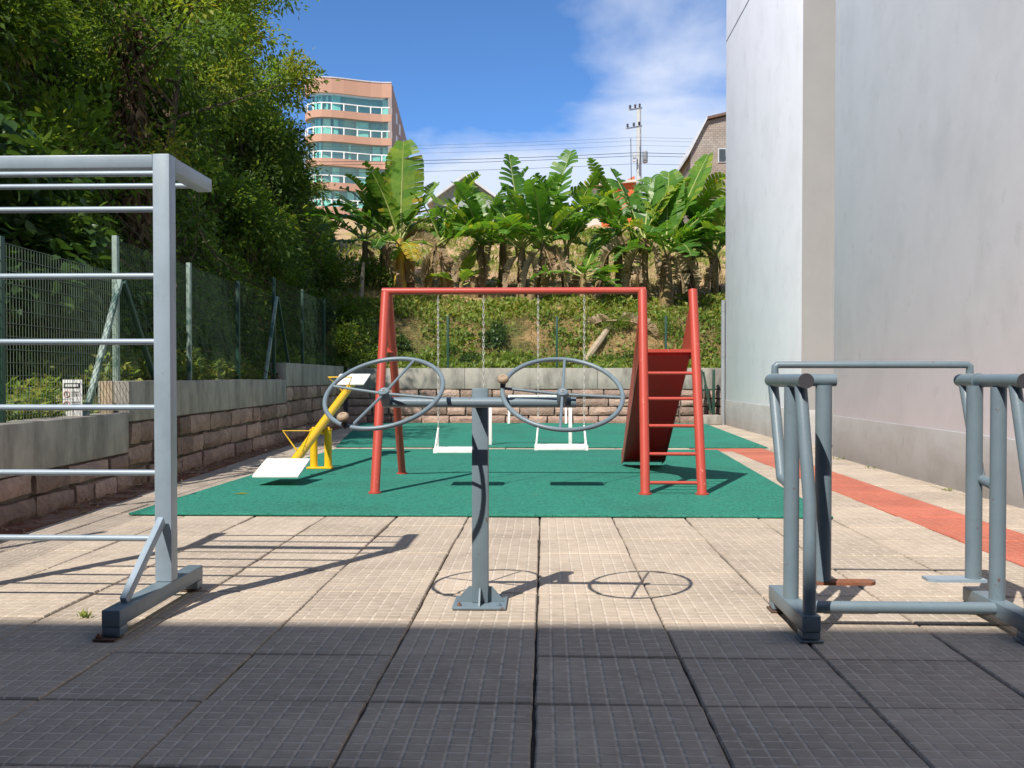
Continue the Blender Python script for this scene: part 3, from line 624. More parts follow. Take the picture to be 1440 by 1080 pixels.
# ------------------------------------------------------------------ shoulder wheels (centre)
sw = thing('shoulder_wheels', 'grey post with two tilted hand wheels on a cross arm', 'exercise wheel', (-0.31, 4.72, 0))
G = 'grey_paint'
m = MB(); m.box(-.437, -.183, 4.595, 4.845, 0.003, 0.014); bpl = m.build('base_plate', G, sw, bevel=0.002)
for bx, by, mt in ((-.405, 4.63, 'rust'), (-.215, 4.63, G), (-.405, 4.81, 'rust'), (-.215, 4.81, G)):
    m = MB(); m.lathe((bx, by, 0.0142), (0, 0, 1), [(0, .011), (.008, .011), (.008, .005), (.016, .005)], 8); m.build('bolt', mt, bpl)
m = MB(); m.box(-.349, -.271, 4.685, 4.757, 0.0145, 1.045); m.build('post', G, sw, bevel=0.005)
for s in (-1, 1):
    x0 = -.31 + s * .0375
    m = MB(); m.prism([(x0, 4.717, .0148), (x0 + s * .078, 4.717, .0148), (x0 + s * .072, 4.717, .028), (x0 + s * .018, 4.717, .088), (x0, 4.717, .088)], (0, .008, 0)); m.build('gusset', G, sw)
    y0 = 4.721 + s * .0375
    m = MB(); m.prism([(-.314, y0, .0148), (-.314, y0 + s * .07, .0148), (-.314, y0 + s * .064, .026), (-.314, y0 + s * .012, .088), (-.314, y0, .088)], (.008, 0, 0)); m.build('gusset', G, sw)
AZ = 0.983; AY = 4.48
m = MB(); m.tube([(-.743, AY, AZ), (.143, AY, AZ)], .0235, 16); m.build('cross_arm', G, sw)
m = MB(); m.box(-.336, -.284, 4.504, 4.6845, .958, 1.003); m.build('arm_bracket', G, sw, bevel=.003)
def wheel(c, n, offs, kn):
    c = Vector(c); n = Vector(n).normalized(); e1 = Vector((0, 1, 0)).cross(n); e1 = (Vector((1, 0, 0)) - n * n.x).normalized(); e2 = e1.cross(n)
    if e2.z > 0: e2 = -e2
    RW = .272
    m = MB(); m.tube(torus_pts(c, e1, e2, RW, 64), .0105, 10, closed=True); rim = m.build('wheel_rim', G, sw)
    for a in offs:
        v = e1 * math.cos(R(a)) + e2 * math.sin(R(a)); m = MB(); m.tube([c + v * .026 - n * .008, c + v * (RW - .005)], .0065, 8); m.build('spoke', G, rim)
    m = MB(); m.lathe(c - n * .060, n, [(0, .022), (.004, .024), (.05, .026), (.066, .026), (.07, .022), (.07, .012)], 20); hub = m.build('wheel_hub', G, sw)
    m = MB(); m.lathe(c + n * .0085, n, [(0, .012), (.004, .012), (.004, .006), (.010, .006)], 10); m.build('hub_bolt', 'galvanised', hub)
    v = e1 * math.cos(R(kn)) + e2 * math.sin(R(kn)); k = c + v * RW
    m = MB(); m.lathe(k + n * .012, n, [(-.02, .012), (.02, .0125)], 12); m.build('knob_stem', 'black_tape', rim)
    m = MB(); m.lathe(k + n * .0325, n, [(0, .014), (.006, .024), (.014, .027), (.022, .026), (.028, .020), (.0285, .009), (.026, .0085), (.026, .004)], 18); m.build('knob', 'knob_beige', rim)
wheel((-.731, 4.44, 1.031), (-.11, -.56, .82), (-65, 19, 115, 199), 121)
wheel((.0805, 4.44, 1.028), (.055, -.57, .82), (-87, 3, 93, 183), 184)

# ------------------------------------------------------------------ double swing trainer (right)
st = thing('swing_trainer', 'grey tubular double walker with hanging foot plates by the red path', 'exercise machine', (1.55, 4.4, 0))
AX, BX = 1.103, 2.012
def base_side(X):
    m = MB(); m.box(X - .039, X + .039, 4.075, 4.69, 0.045, 0.112); m.build('base_beam', G, st, bevel=0.006)
    for y0 in (4.08, 4.605):
        m = MB(); m.box(X - .038, X + .038, y0, y0 + .08, 0.012, 0.0445); m.build('foot', G, st, bevel=0.004)
        m = MB(); m.box(X - .047, X + .048, y0 - .012, y0 + .09, 0.0025, 0.0085); m.build('foot_plate', 'dark_rust' if X < 1.5 and y0 > 4.5 else G, st)
    m = MB(); m.tube([(X, 4.42, .1125), (X, 4.42, 1.055)], .034, 16); m.build('post', G, st)
    m = MB(); m.tube([(X, 4.27, 1.062), (X, 4.115, .565), (X, 4.115, .113)], .027, 14); m.build('front_leg', G, st)
    m = MB(); m.tube([(X, 4.78, 1.065), (X, 4.60, .63), (X, 4.455, .615)], .025, 14); m.build('rear_brace', G, st)
    m = MB(); m.tube([(X, 4.185, 1.083), (X, 4.83, 1.083)], .0305, 18); ax = m.build('axle', G, st)
    m = MB(); m.lathe((X, 4.1845, 1.083), (0, -1, 0), [(0, .0325), (.006, .0325), (.006, .03)], 20); m.build('end_cap', 'dark_cap', ax)
base_side(AX); base_side(BX)
m = MB(); m.tube([(1.143, 4.36, .084), (1.972, 4.36, .084)], .027, 14); m.build('cross_tube', G, st)
m = MB(); m.tube([(1.110, 4.775, 1.115), (1.110, 4.775, 1.147), (1.122, 4.775, 1.158), (2.024, 4.775, 1.158), (2.036, 4.775, 1.147), (2.036, 4.775, 1.115)], .018, 12); m.build('hand_rail', G, st)
# pendulum on the left: hangs from a stub beside the axle
m = MB(); m.tube([(1.135, 4.52, 1.085), (1.325, 4.52, 1.085)], .029, 14); m.build('stub_axle', G, st)
m = MB(); m.tube([(1.272, 4.52, 1.062), (1.272, 4.52, .170)], .037, 16); p1 = m.build('pendulum', G, st)
m = MB(); m.prism([(1.235, 4.475, .155), (1.478, 4.475, .155), (1.505, 4.50, .155), (1.505, 4.56, .155), (1.235, 4.56, .155)], (0, 0, .014)); m.build('foot_board', 'rust', p1)
m = MB(); m.tube([(1.985, 4.60, 1.06), (1.985, 4.60, .170)], .036, 16); p2 = m.build('pendulum', G, st)
m = MB(); m.prism([(2.03, 4.555, .155), (1.795, 4.555, .155), (1.768, 4.58, .155), (1.768, 4.65, .155), (2.03, 4.65, .155)], (0, 0, .014)); m.build('foot_board', 'pale_grey_paint', p2)
m = MB(); m.lathe((BX, 4.62, 1.083), (0, 1, 0), [(0, .0345), (.022, .0345)], 16); m.build('collar', G, st)

# ------------------------------------------------------------------ red swing set with slide
ss_ = thing('swing_slide_set', 'red steel swing set joined to a ladder and slide on the green mat', 'playground set', (0, 9.5, 0.02))
RD = 'red_paint'; TZ = 1.94
LX, MX, QX = -1.565, 0.935, 1.43
def pole(p, q, r, name='leg', mt=RD): m = MB(); m.tube([p, q], r, 14); return m.build(name, mt, ss_)
m = MB(); m.tube([(LX - .03, 9.6, TZ), (MX + .045, 9.6, TZ)], .0335, 16); m.build('top_beam', RD, ss_)
def flange(x, y):
    m = MB(); m.lathe((x, y, 0.023), (0, 0, 1), [(0, .062), (.012, .062)], 16); m.build('flange', RD, ss_)
pole((LX - .008, 9.03, .024), (LX + .01, 9.56, TZ - .02), .044); pole((LX - .02, 10.86, .024), (LX + .02, 9.66, TZ - .02), .042)
pole((MX - .012, 9.03, .024), (MX + .01, 9.56, TZ - .0), .044); pole((QX + .012, 9.03, .024), (QX, 9.56, TZ - .0), .044)
for x, y in ((LX - .008, 9.03), (LX - .02, 10.86), (MX - .012, 9.03), (QX + .012, 9.03)): flange(x, y)
m = MB(); m.lathe((LX - .005, 10.02, 1.35), (0, 0, 1), [(0, .058), (.05, .058)], 14); m.build('collar', RD, ss_)
def lad(z): return 9.03 + 0.53 * z / TZ
for z in (.125, .385, .643, .895, 1.135):
    m = MB(); m.tube([(MX + .02, lad(z), z), (QX - .02, lad(z), z)], .0165, 10); m.build('rung', RD, ss_)
m = MB(); m.beam((MX + .02, lad(1.35) + .02, 1.35), (QX - .02, lad(1.35) + .02, 1.35), .06, .03); m.build('platform_edge', RD, ss_)
# slide: bed with side walls, runs away from the ladder
sl = []
y0, z0, y1, z1 = 9.47, 1.335, 12.0, .16
m = MB()
x0, x1 = MX + .015, QX - .005
m.prism([(x0, y0, z0), (x0, y0 + .28, z0 + .0), (x0, y1 - .25, z1), (x0, y1, z1 - .07), (x0, y1, z1 - .10), (x0, y1 - .27, z1 - .03), (x0, y0 + .27, z0 - .03), (x0, y0, z0 - .03)], (x1 - x0, 0, 0)); m.build('slide_bed', 'red_sheet', ss_)
for xs0 in (x0 - .014, x1 + .002):
    m = MB(); m.prism([(xs0, y0, z0 - .05), (xs0, y0 + .35, z0 - .06), (xs0, y1 - .25, z1 - .06), (xs0, y1 + .02, z1 - .12), (xs0, y1 + .02, z1 + .02), (xs0, y1 - .25, z1 + .10), (xs0, y0 + .92, z0 - .02), (xs0, 9.64, TZ - .04), (xs0, 9.54, TZ - .05), (xs0, lad(1.35) + .04, z0 + .02)], (.012, 0, 0)); m.build('slide_side', RD, ss_)
# swings
def swing(xa, xb, zs, label):
    Y = 9.6
    t = thing('swing', label, 'swing', ((xa + xb) / 2, Y, zs), 'swings under the red beam')
    for x, xo in ((xa, xa - .012 if xa < xb else xa), (xb, xb + .012)):
        sx = 1 if x > (xa + xb) / 2 else -1
        m = MB(); top = TZ - .034; bot = zs + .20; n = int((top - bot) / .036)
        for k in range(n):                                 # chain: alternating flat links
            za = top - k * (top - bot) / n; zb = za - (top - bot) / n - .010; zc = (za + zb) / 2; h = (za - zb) / 2
            pts = [(x + (math.cos(a) * .0085 if k % 2 else 0), Y + (0 if k % 2 else math.cos(a) * .0085), zc + math.sin(a) * h) for a in [2 * math.pi * q / 8 for q in range(8)]]
            m.tube(pts, .0030, 5, closed=True)
        o = m.build('chain', 'chain_metal', t)
        m = MB(); m.tube([(x, Y, bot + .01), (x + sx * .018, Y - .13, zs + .012)], .009, 8); m.tube([(x, Y, bot + .01), (x + sx * .018, Y + .13, zs + .012)], .009, 8); m.build('hanger', 'white_paint', t)
        m = MB(); m.beam((x + sx * .016, Y - .15, zs), (x + sx * .016, Y + .15, zs), .035, .045); m.build('seat_side', 'white_paint', t)
    for dy in (-.125, -.045, .045, .125):
        m = MB(); m.box(xa - .001, xb + .001, Y + dy - .034, Y + dy + .034, zs - .02, zs + .02); m.build('seat_slat', 'white_paint', t, bevel=.003)
swing(-1.045, -.60, .385, 'white slatted swing on chains nearer the yellow seesaw')
swing(-.065, .385, .415, 'white slatted swing on chains nearer the red ladder and slide')

# ------------------------------------------------------------------ yellow seesaw
se = thing('seesaw', 'yellow seesaw with two white seat plates, near seat touching the mat', 'seesaw', (-2.63, 11.5, .02))
YP = 'yellow_paint'
lo = Vector((-2.625, 9.98, .155)); hi = Vector((-2.60, 13.15, 1.00)); ax = (hi - lo).normalized()
m = MB(); m.tube([lo, hi], .05, 16); bm_ = m.build('beam', YP, se)
def seat(c, w, ln, tilt_axis, name='seat'):
    up = Vector((1, 0, 0)).cross(ax).normalized(); s = Vector((1, 0, 0))
    a = [c + s * (i * w / 2) + ax * (j * ln / 2) for i, j in ((-1, -1), (1, -1), (1, 1), (-1, 1))]
    m = MB(); m.prism([p - up * .010 for p in a], up * .022); return m.build(name, 'white_paint', se, bevel=.005)
up_ = Vector((1, 0, 0)).cross(ax).normalized()
seat(lo + ax * (-.14) + up_ * .062 + Vector((-.03, 0, 0)), .46, .52, ax); seat(hi + ax * .02 + up_ * .062 + Vector((.0, 0, 0)), .42, .52, ax)
m = MB(); m.box(-2.62, -2.585, 13.0, 13.22, .93, .96)
for s_, q in ((1, .45), (-1, 2.80)):
    b0 = lo + ax * q + up_ * .045; t0 = b0 + up_ * .20 + ax * (s_ * .06)
    m = MB(); w = .15
    m.tube([b0 + Vector((-.03, 0, 0)), t0 + Vector((-w - .03, 0, 0)), t0 + Vector((w - .03, 0, 0)), b0 + Vector((.03, 0, 0))], .0105, 8); m.build('handle', YP, se)
for x in (-2.72, -2.55):
    m = MB(); m.tube([(x, 11.47, .035), (x, 11.47, .475)], .044, 14); pp = m.build('fulcrum_post', YP, se)
    m = MB(); m.lathe((x, 11.47, .475), (0, 0, 1), [(0, .05), (.012, .05), (.012, .025), (.035, .022)], 12); m.build('post_cap', YP, pp)
m = MB(); m.beam((-2.79, 11.44, .0335), (-2.49, 11.44, .0335), .11, .02); m.build('fulcrum_base', YP, se, bevel=.003)
m = MB(); m.tube([(-2.68, 11.47, .44), (-2.59, 11.47, .44)], .02, 10); m.build('pivot', YP, se)

# ------------------------------------------------------------------ two small white goals on the far mat
def goal(x0, x1, y, zt, back, label, w=.055):
    t = thing('goal', label, 'goal', ((x0 + x1) / 2, y, .022), 'small white goals on the far mat')
    for x in (x0, x1): m = MB(); m.box(x - w / 2, x + w / 2, y - w / 2, y + w / 2, .0225, zt - w / 2 - .001); m.build('post', 'white_paint', t, bevel=.004)
    m = MB(); m.box(x0 - w / 2, x1 + w / 2, y - w / 2, y + w / 2, zt - w / 2, zt + w / 2); m.build('crossbar', 'white_paint', t, bevel=.004)
    for x in (x0, x1): m = MB(); m.beam((x, y + back * .03, zt - .02), (x, y + back * .45, .04), .03, .03); m.build('stay', 'white_paint', t)
goal(-.865, .405, 15.55, .70, 1, 'white steel goal frame on the near edge of the far mat')
goal(-.82, .485, 22.6, .66, -1, 'white steel goal frame in front of the back stone wall', .05)

# ------------------------------------------------------------------ small things by the near fence
sg = thing('notice_board', 'small white rules board with red pictograms leaning behind the near wall cap', 'sign', (-4.20, 8.62, .70))
m = MB(); m.box(-4.305, -4.125, 8.62, 8.632, .70, 1.075); m.build('board', 'sign_white', sg, bevel=.003)
m = MB(); m.box(-4.290, -4.140, 8.617, 8.6195, 1.00, 1.045); m.build('header', 'sign_dark', sg)
m = MB(); m.box(-4.272, -4.158, 8.6145, 8.6165, 1.012, 1.034); m.build('header_line', 'sign_white', sg)
for z in (.945, .855):
    m = MB(); m.tube(torus_pts((-4.262, 8.617, z), Vector((1, 0, 0)), Vector((0, 0, 1)), .026, 20), .0035, 6, closed=True); c = m.build('pictogram', 'sign_red', sg)
    m = MB(); m.box(-4.267, -4.257, 8.617, 8.6195, z - .014, z + .015); m.build('figure', 'sign_dark', c)
    for k in range(3): m = MB(); m.box(-4.222, -4.150, 8.617, 8.6195, z + .018 - k * .017, z + .023 - k * .017); m.build('text_line', 'sign_dark', sg)
wd = MB(); wd.box(-4.245, -4.12, 9.22, 9.25, .72, 1.06); tag(wd.build('timber_offcut', 'timber', bevel=.004), 'pale timber offcut standing by the braced fence post', 'board')
lf = MB(); lf.prism([(-2.86, 8.93, .0235), (-2.79, 8.90, .026), (-2.72, 8.935, .0235), (-2.79, 8.965, .032)], (0, 0, .002)); tag(lf.build('fallen_leaf', 'leaf_weed'), 'yellow green fallen leaf lying on the near green mat', 'leaf')
a_ = bpy.data.objects['fallen_leaf'].data.attributes.new('tint', 'FLOAT', 'POINT'); a_.data.foreach_set('value', [0.8] * len(bpy.data.objects['fallen_leaf'].data.vertices))

exec_veg = True
# ------------------------------------------------------------------ banana plants
def banana_leaf(parent, base, az, el, ln, wd, droop, dead=False, tear=0.5, seed=0, tint=0.4, fold=0.35, roll=0.0):
    """one leaf: petiole and midrib arch over, blade torn into strips. az: degrees, 0 = +X (right), 90 = away"""
    r = random.Random(seed); n = 22
    d = Vector((math.cos(R(az)) * math.cos(R(el)), math.sin(R(az)) * math.cos(R(el)), math.sin(R(el))))
    ln *= 1.08; wd *= 1.38; droop *= .85
    p = Vector(base); pts = [p.copy()]; step = ln / n; dirs = [d.copy()]
    for k in range(n):
        t = k / n
        d = (d + Vector((0, 0, -1)) * droop * (0.25 + 1.5 * t * t) / n * 2.2).normalized()
        p = p + d * step; pts.append(p.copy()); dirs.append(d.copy())
    pet = 4
    vs = []; fs = []; tn = []; mi = []
    def quad(a, b, c, e, tv, mat_i=0):
        o = len(vs); vs.extend([a, b, c, e]); fs.append((o, o + 1, o + 2, o + 3)); tn.extend([tv] * 4); mi.append(mat_i)
    hd = Vector((math.cos(R(az)), math.sin(R(az)), 0)); side0 = Vector((-hd.y, hd.x, 0))
    side0 = Quaternion(hd, R(roll)) @ side0
    for sgn in (-1, 1):
        ang = r.uniform(-.1, .1); gap_run = 0
        for k in range(pet, n):
            t = (k - pet) / (n - pet)
            if dead and r.random() < 0.03: continue
            w0 = wd * 0.5 * max(.05, min(1, t * 5 + .15)) * (1 - max(0, t - .55) ** 2 * 3.2); t1 = (k + 1 - pet) / (n - pet)
            w1 = wd * 0.5 * max(.05, min(1, t1 * 5 + .15)) * (1 - max(0, t1 - .55) ** 2 * 3.2)
            w0 = max(w0, .015); w1 = max(w1, .015)
            if r.random() < tear: ang = r.uniform(-.55, .35) if not dead else r.uniform(-.35, .35); newstrip = True
            else: ang += r.uniform(-.05, .05); newstrip = False
            a, b = pts[k], pts[k + 1]; dr = dirs[k]; s = (side0 - dr * side0.dot(dr)).normalized() * sgn; u = s.cross(dr) * sgn
            if u.z < 0 and not dead: u = -u
            th = fold + ang - (1.55 if dead else 0)
            fwd = dr * .35
            def outw(w, th): return (s * math.cos(th) + u * math.sin(th)) * w + fwd * w
            sh = .012 if newstrip and r.random() < .6 else 0
            mid0 = a + outw(w0 * .55, th) + dr * sh; mid1 = b + outw(w1 * .55, th)
            th2 = th - (r.uniform(-.3, .3) if dead else r.uniform(.1, .4))
            e0 = mid0 + outw(w0 * .45, th2); e1 = mid1 + outw(w1 * .45, th2) - dr * (step * ((.10 if dead else .35) if newstrip else .08))
            if dead: jag = r.uniform(.6, 1.25); e0 = mid0 + (e0 - mid0) * jag; e1 = mid1 + (e1 - mid1) * jag * r.uniform(.85, 1.1)
            tv = min(1, max(0, tint + r.uniform(-.12, .12))); te = min(1, tv + (.25 if r.random() < .25 else .03))
            quad(a + dr * sh, b, mid1, mid0, tv); quad(mid0, mid1, e1, e0, te)
    m = bpy.data.meshes.new('leaf'); org = root_loc(parent)
    # midrib as a thin tube
    mb = MB(); mb.tube(pts, [.032 * (1 - .85 * k / n) * (ln / 2.0) ** .5 for k in range(n + 1)], 5)
    o = len(vs); vs2 = [Vector(v) for v in vs] + [Vector(v) for v in mb.v]; fs2 = fs + [tuple(i + o for i in f) for f in mb.f]
    m.from_pydata([tuple(v - Vector(org)) for v in vs2], [], fs2)
    m.materials.append(MATS['banana_dead' if dead else 'banana_leaf']); m.materials.append(MATS['dry_leaf' if dead else 'midrib'])
    m.polygons.foreach_set('material_index', [0] * len(fs) + [1] * len(mb.f)); m.polygons.foreach_set('use_smooth', [True] * len(fs2))
    at = m.attributes.new('tint', 'FLOAT', 'POINT'); at.data.foreach_set('value', tn + [.5] * len(mb.v))
    return link('dead_leaf' if dead else 'leaf', m, parent)
def banana(x, d, h, label, leaves, stem='banana_stem', rad=.13, lean=(0, 0), seed=1, ndead=2, extra=0):
    h *= .68; rad *= 1.15; extra = max(0, extra + 2 - (h < 1.4) * 2)
    z = float(HILLZ(x, d)) - .1
    t = thing('banana_plant', label, 'banana plant', (x, d, z), 'banana plants on the bank behind the yard')
    r = random.Random(seed); top = Vector((x + lean[0], d + lean[1], z + h))
    pts = []; 
    for k in range(9):
        q = k / 8; pts.append(Vector((x + lean[0] * q ** 1.5, d + lean[1] * q ** 1.5, z + h * q)) + Vector((r.uniform(-.012, .012), r.uniform(-.012, .012), 0)))
    m = MB(); m.tube(pts, [rad * (1.12 - .55 * (k / 8)) * (1 + r.uniform(-.06, .06)) for k in range(9)], 12); tk = m.build('stem', stem, t)
    for k in range(7):                                     # dry sheaths hanging on the stem
        q = r.uniform(.1, .95); p = pts[int(q * 8)]; a = r.uniform(0, 6.28); rr = rad * (1.15 - .5 * q)
        u = Vector((math.cos(a), math.sin(a), 0)); s = Vector((-u.y, u.x, 0)); ln = r.uniform(.25, .6)
        m = MB(); m.prism([p + u * rr + s * .05, p + u * rr - s * .05, p + u * (rr + .07) - s * .04 - Vector((0, 0, ln * .5)), p + u * (rr + .03) - Vector((0, 0, ln)), p + u * (rr + .06) + s * .05 - Vector((0, 0, ln * .6))], u * .006)
        m.build('dry_sheath', 'dry_leaf', tk)
    for k, l in enumerate(leaves):
        az, el, ln, wd, dr = l[:5]; kw = l[5] if len(l) > 5 else {}
        banana_leaf(t, top + Vector((0, 0, -.05 - .02 * k)), az, el, ln, wd, dr, seed=seed * 31 + k, **kw)
    for k in range(extra):
        banana_leaf(t, top + Vector((0, 0, -.1)), r.choice((r.uniform(150, 260), r.uniform(-60, 30), r.uniform(30, 150))), r.uniform(38, 76), r.uniform(1.6, 2.3), r.uniform(.42, .58), r.uniform(.55, 1.15), seed=seed * 77 + k, tint=r.uniform(.1, .75), tear=r.uniform(.2, .75), roll=r.uniform(-35, 35))
    for k in range(ndead):
        banana_leaf(t, top + Vector((0, 0, -.15)), r.uniform(170, 370), r.uniform(-70, 10), r.uniform(.8, 1.4), r.uniform(.22, .36), r.uniform(2.2, 3.4), dead=True, seed=seed * 53 + k, tint=r.uniform(.2, .8), tear=.35)
    return t
D_ = {'dead': True, 'tear': .35, 'tint': .6}
Y_ = {'tint': .88, 'tear': .5}
# az 0 = right, 180 = left, 90 = away, 270 = towards the yard
banana(-4.22, 28.6, 2.75, 'banana plant with bright yellow stem and one tall upright leaf left of the row',
       [(80, 84, 2.75, .95, .12, {'tint': .62, 'tear': .12, 'fold': .1}), (125, 62, 2.0, .62, .25, {'tint': .6, 'tear': .15}), (40, 60, 2.1, .55, .3, {'tint': .55, 'tear': .15}), (183, 30, 2.6, .55, .5, {'tint': .35, 'tear': .45}), (188, 8, 2.3, .45, .45, {'tint': .4, 'tear': .5}), (200, 45, 2.3, .5, .9, {'tint': .3}), (300, 10, 1.2, .4, 1.8, {'tint': .97, 'tear': .4}), (10, 30, 1.5, .34, 2.2, D_), (250, 25, 1.5, .5, 1.4, {'tint': .2})], stem='banana_stem_yellow', rad=.165, seed=3, ndead=3)
banana(-3.45, 28.8, 2.5, 'slender banana plant with brown folded leaves and one yellowing leaf to the right',
       [(20, 48, 2.1, .42, .35, Y_), (150, 45, 1.5, .34, 2.2, D_), (330, 30, 1.7, .5, 1.3, {'tint': .25}), (210, 20, 1.5, .45, 1.6, {'tint': .3}), (80, 60, 1.3, .4, .8)], rad=.10, lean=(.25, 0), seed=5, ndead=3)
banana(-1.80, 28.2, 2.55, 'banana plant with drooping green leaves behind the left swing chains',
       [(115, 62, 1.5, .5, .8, {'tint': .35}), (205, 40, 1.9, .6, .9, {'tint': .3}), (330, 35, 1.7, .6, 1.0, {'tint': .3}), (250, 35, 1.5, .6, 1.1, {'tint': .4}), (165, 55, 1.8, .5, 1.0, {'tint': .45}), (35, 50, 1.8, .5, .9, {'tint': .4}), (100, 40, 1.5, .34, 1.8, D_)], rad=.10, seed=8, ndead=3, extra=2)
banana(-2.42, 28.4, .75, 'young short banana plant with fresh bright leaves at the foot of the row',
       [(60, 62, 1.3, .45, .5, {'tint': .7, 'tear': .1}), (170, 30, 1.0, .4, .7, {'tint': .6, 'tear': .1}), (300, 35, 1.0, .4, .8, {'tint': .55, 'tear': .1}), (10, 25, 1.1, .38, .8, {'tint': .55, 'tear': .1})], rad=.09, seed=12, ndead=0)
banana(-.62, 27.6, 2.6, 'banana plant with a ragged upright leaf against the sky, right of the swing chains',
       [(125, 76, 2.55, .62, .1, {'tint': .3, 'tear': .7}), (150, 58, 2.0, .5, .5, {'tint': .55, 'tear': .6}), (35, 45, 1.9, .6, .7, {'tint': .5, 'tear': .2}), (200, 35, 1.7, .6, 1.0, {'tint': .3}), (250, 40, 1.6, .6, .8, {'tint': .5, 'tear': .15}), (320, 30, 1.5, .55, 1.0, {'tint': .3}), (160, 30, 1.6, .5, 1.1, {'tint': .25})], rad=.11, seed=15, ndead=2, extra=2)
banana(-.05, 27.4, 2.6, 'banana plant with one long dark leaf slanting up to the right against the sky',
       [(48, 68, 2.75, .7, .15, {'tint': .3, 'tear': .6}), (30, 48, 2.3, .45, .4, {'tint': .45, 'tear': .65}), (195, 22, 2.4, .55, .75, {'tint': .55, 'tear': .1}), (230, 30, 1.6, .55, 1.0, {'tint': .3}), (320, -20, 1.4, .36, 2.6, D_), (150, 45, 1.5, .5, .9, {'tint': .3})], rad=.12, seed=18, ndead=4, extra=1)
banana(1.05, 27.0, 1.35, 'short banana plant with broad arching leaves left of the dead-leaf plant',
       [(150, 42, 1.7, .55, .6, {'tint': .55, 'tear': .1}), (55, 58, 1.7, .55, .4, {'tint': .5, 'tear': .12}), (190, 20, 1.4, .5, .9, {'tint': .35}), (5, 25, 1.5, .5, .8, {'tint': .45, 'tear': .15}), (280, 30, 1.2, .5, 1.0, {'tint': .4}), (330, 10, 1.1, .4, 1.0, {'tint': .3})], rad=.11, seed=22, ndead=1)
banana(1.65, 28.0, 1.9, 'banana plant with curved green leaves between the short plant and the brown clump',
       [(60, 55, 1.6, .55, .7, {'tint': .3}), (170, 40, 1.6, .5, 1.0, {'tint': .35}), (330, 35, 1.5, .5, 1.1, {'tint': .3}), (30, 35, 1.7, .5, .8, {'tint': .45}), (260, -60, 1.3, .4, .3, {'tint': .3})], rad=.10, seed=25, ndead=3)
banana(2.72, 27.1, 2.8, 'tall banana plant wrapped in hanging pale brown dead leaves',
       [(140, 66, 2.2, .62, .35, {'tint': .25, 'tear': .5}), (70, 70, 1.9, .8, .3, {'tint': .3, 'tear': .3}), (190, 38, 1.9, .55, .8, {'tint': .3}), (215, -35, 1.4, .36, 3.4, D_), (245, -50, 1.5, .36, 3.6, D_), (195, -40, 1.3, .34, 3.4, D_), (20, 35, 1.6, .5, 1.0, {'tint': .3}), (180, 20, 1.5, .32, 2.6, D_)], rad=.13, seed=29, ndead=3, extra=2)
banana(3.30, 26.9, 2.5, 'big banana plant with two broad upright leaves and a wide fan to the right',
       [(78, 72, 2.3, .80, .15, {'tint': .45, 'tear': .12}), (28, 66, 2.9, .72, .22, {'tint': .5, 'tear': .12}), (12, 46, 2.9, .5, .45, {'tint': .45, 'tear': .45}), (5, 28, 2.6, .5, .6, {'tint': .4, 'tear': .4}), (330, 30, 1.9, .6, 1.0, {'tint': .2}), (250, 40, 1.8, .6, 1.1, {'tint': .25}), (200, 25, 1.6, .6, 1.2, {'tint': .25}), (285, 25, 1.7, .6, 1.2, {'tint': .2}), (195, 60, 1.5, .45, 1.4, {'tint': .85, 'tear': .5})], rad=.175, seed=33, ndead=4, extra=2)
banana(4.75, 27.6, 2.2, 'banana plant half hidden by the far corner of the white building',
       [(165, 45, 2.0, .55, .7, {'tint': .3}), (190, 25, 1.8, .55, .9, {'tint': .3}), (130, 65, 1.8, .5, .5, {'tint': .35}), (60, 50, 1.8, .5, .7), (230, 30, 1.6, .5, 1.0, {'tint': .25}), (200, 5, 1.5, .5, .9, {'tint': .25})], rad=.11, seed=36, ndead=2, extra=3)
banana(4.35, 29.0, 1.9, 'dark banana plant in the shade behind the big fan-leaved plant',
       [(165, 45, 1.7, .55, .7, {'tint': .2}), (190, 20, 1.6, .55, .9, {'tint': .2}), (20, 40, 1.6, .5, .8, {'tint': .25}), (250, 30, 1.6, .5, 1.0, {'tint': .2})], rad=.10, seed=39, ndead=3, extra=3)
banana(-5.6, 30.5, 2.6, 'banana plant with long arching leaves at the edge of the overgrown bank',
       [(175, 40, 2.1, .5, .8, {'tint': .4, 'tear': .4}), (10, 35, 2.0, .5, .8, {'tint': .4, 'tear': .4}), (140, 60, 2.0, .5, .6, {'tint': .5}), (60, 55, 1.8, .5, .7, {'tint': .4}), (230, 30, 1.7, .5, 1.0, {'tint': .3}), (20, -10, 1.4, .34, 2.4, D_)], rad=.12, seed=43, ndead=2)
for x, d, h, sd, lb in ((-1.25, 28.9, 2.7, 51, 'banana plant rising behind the gap left of the ragged upright leaf'), (.62, 28.2, 2.5, 54, 'banana plant behind the short plant, crown below the terracotta house'), (-3.0, 28.9, 2.3, 60, 'banana plant below the gabled house between the slender and the drooping plants'), (2.15, 28.6, 2.9, 57, 'banana plant standing behind the dead-leaf plant'), (4.0, 28.0, 2.9, 63, 'banana plant crowded behind the big fan-leaved plant'), (-4.9, 29.8, 2.6, 66, 'banana plant with low arching leaves left of the yellow-stemmed plant')):
    banana(x, d, h, lb, [], rad=.11, seed=sd, ndead=3, extra=4)
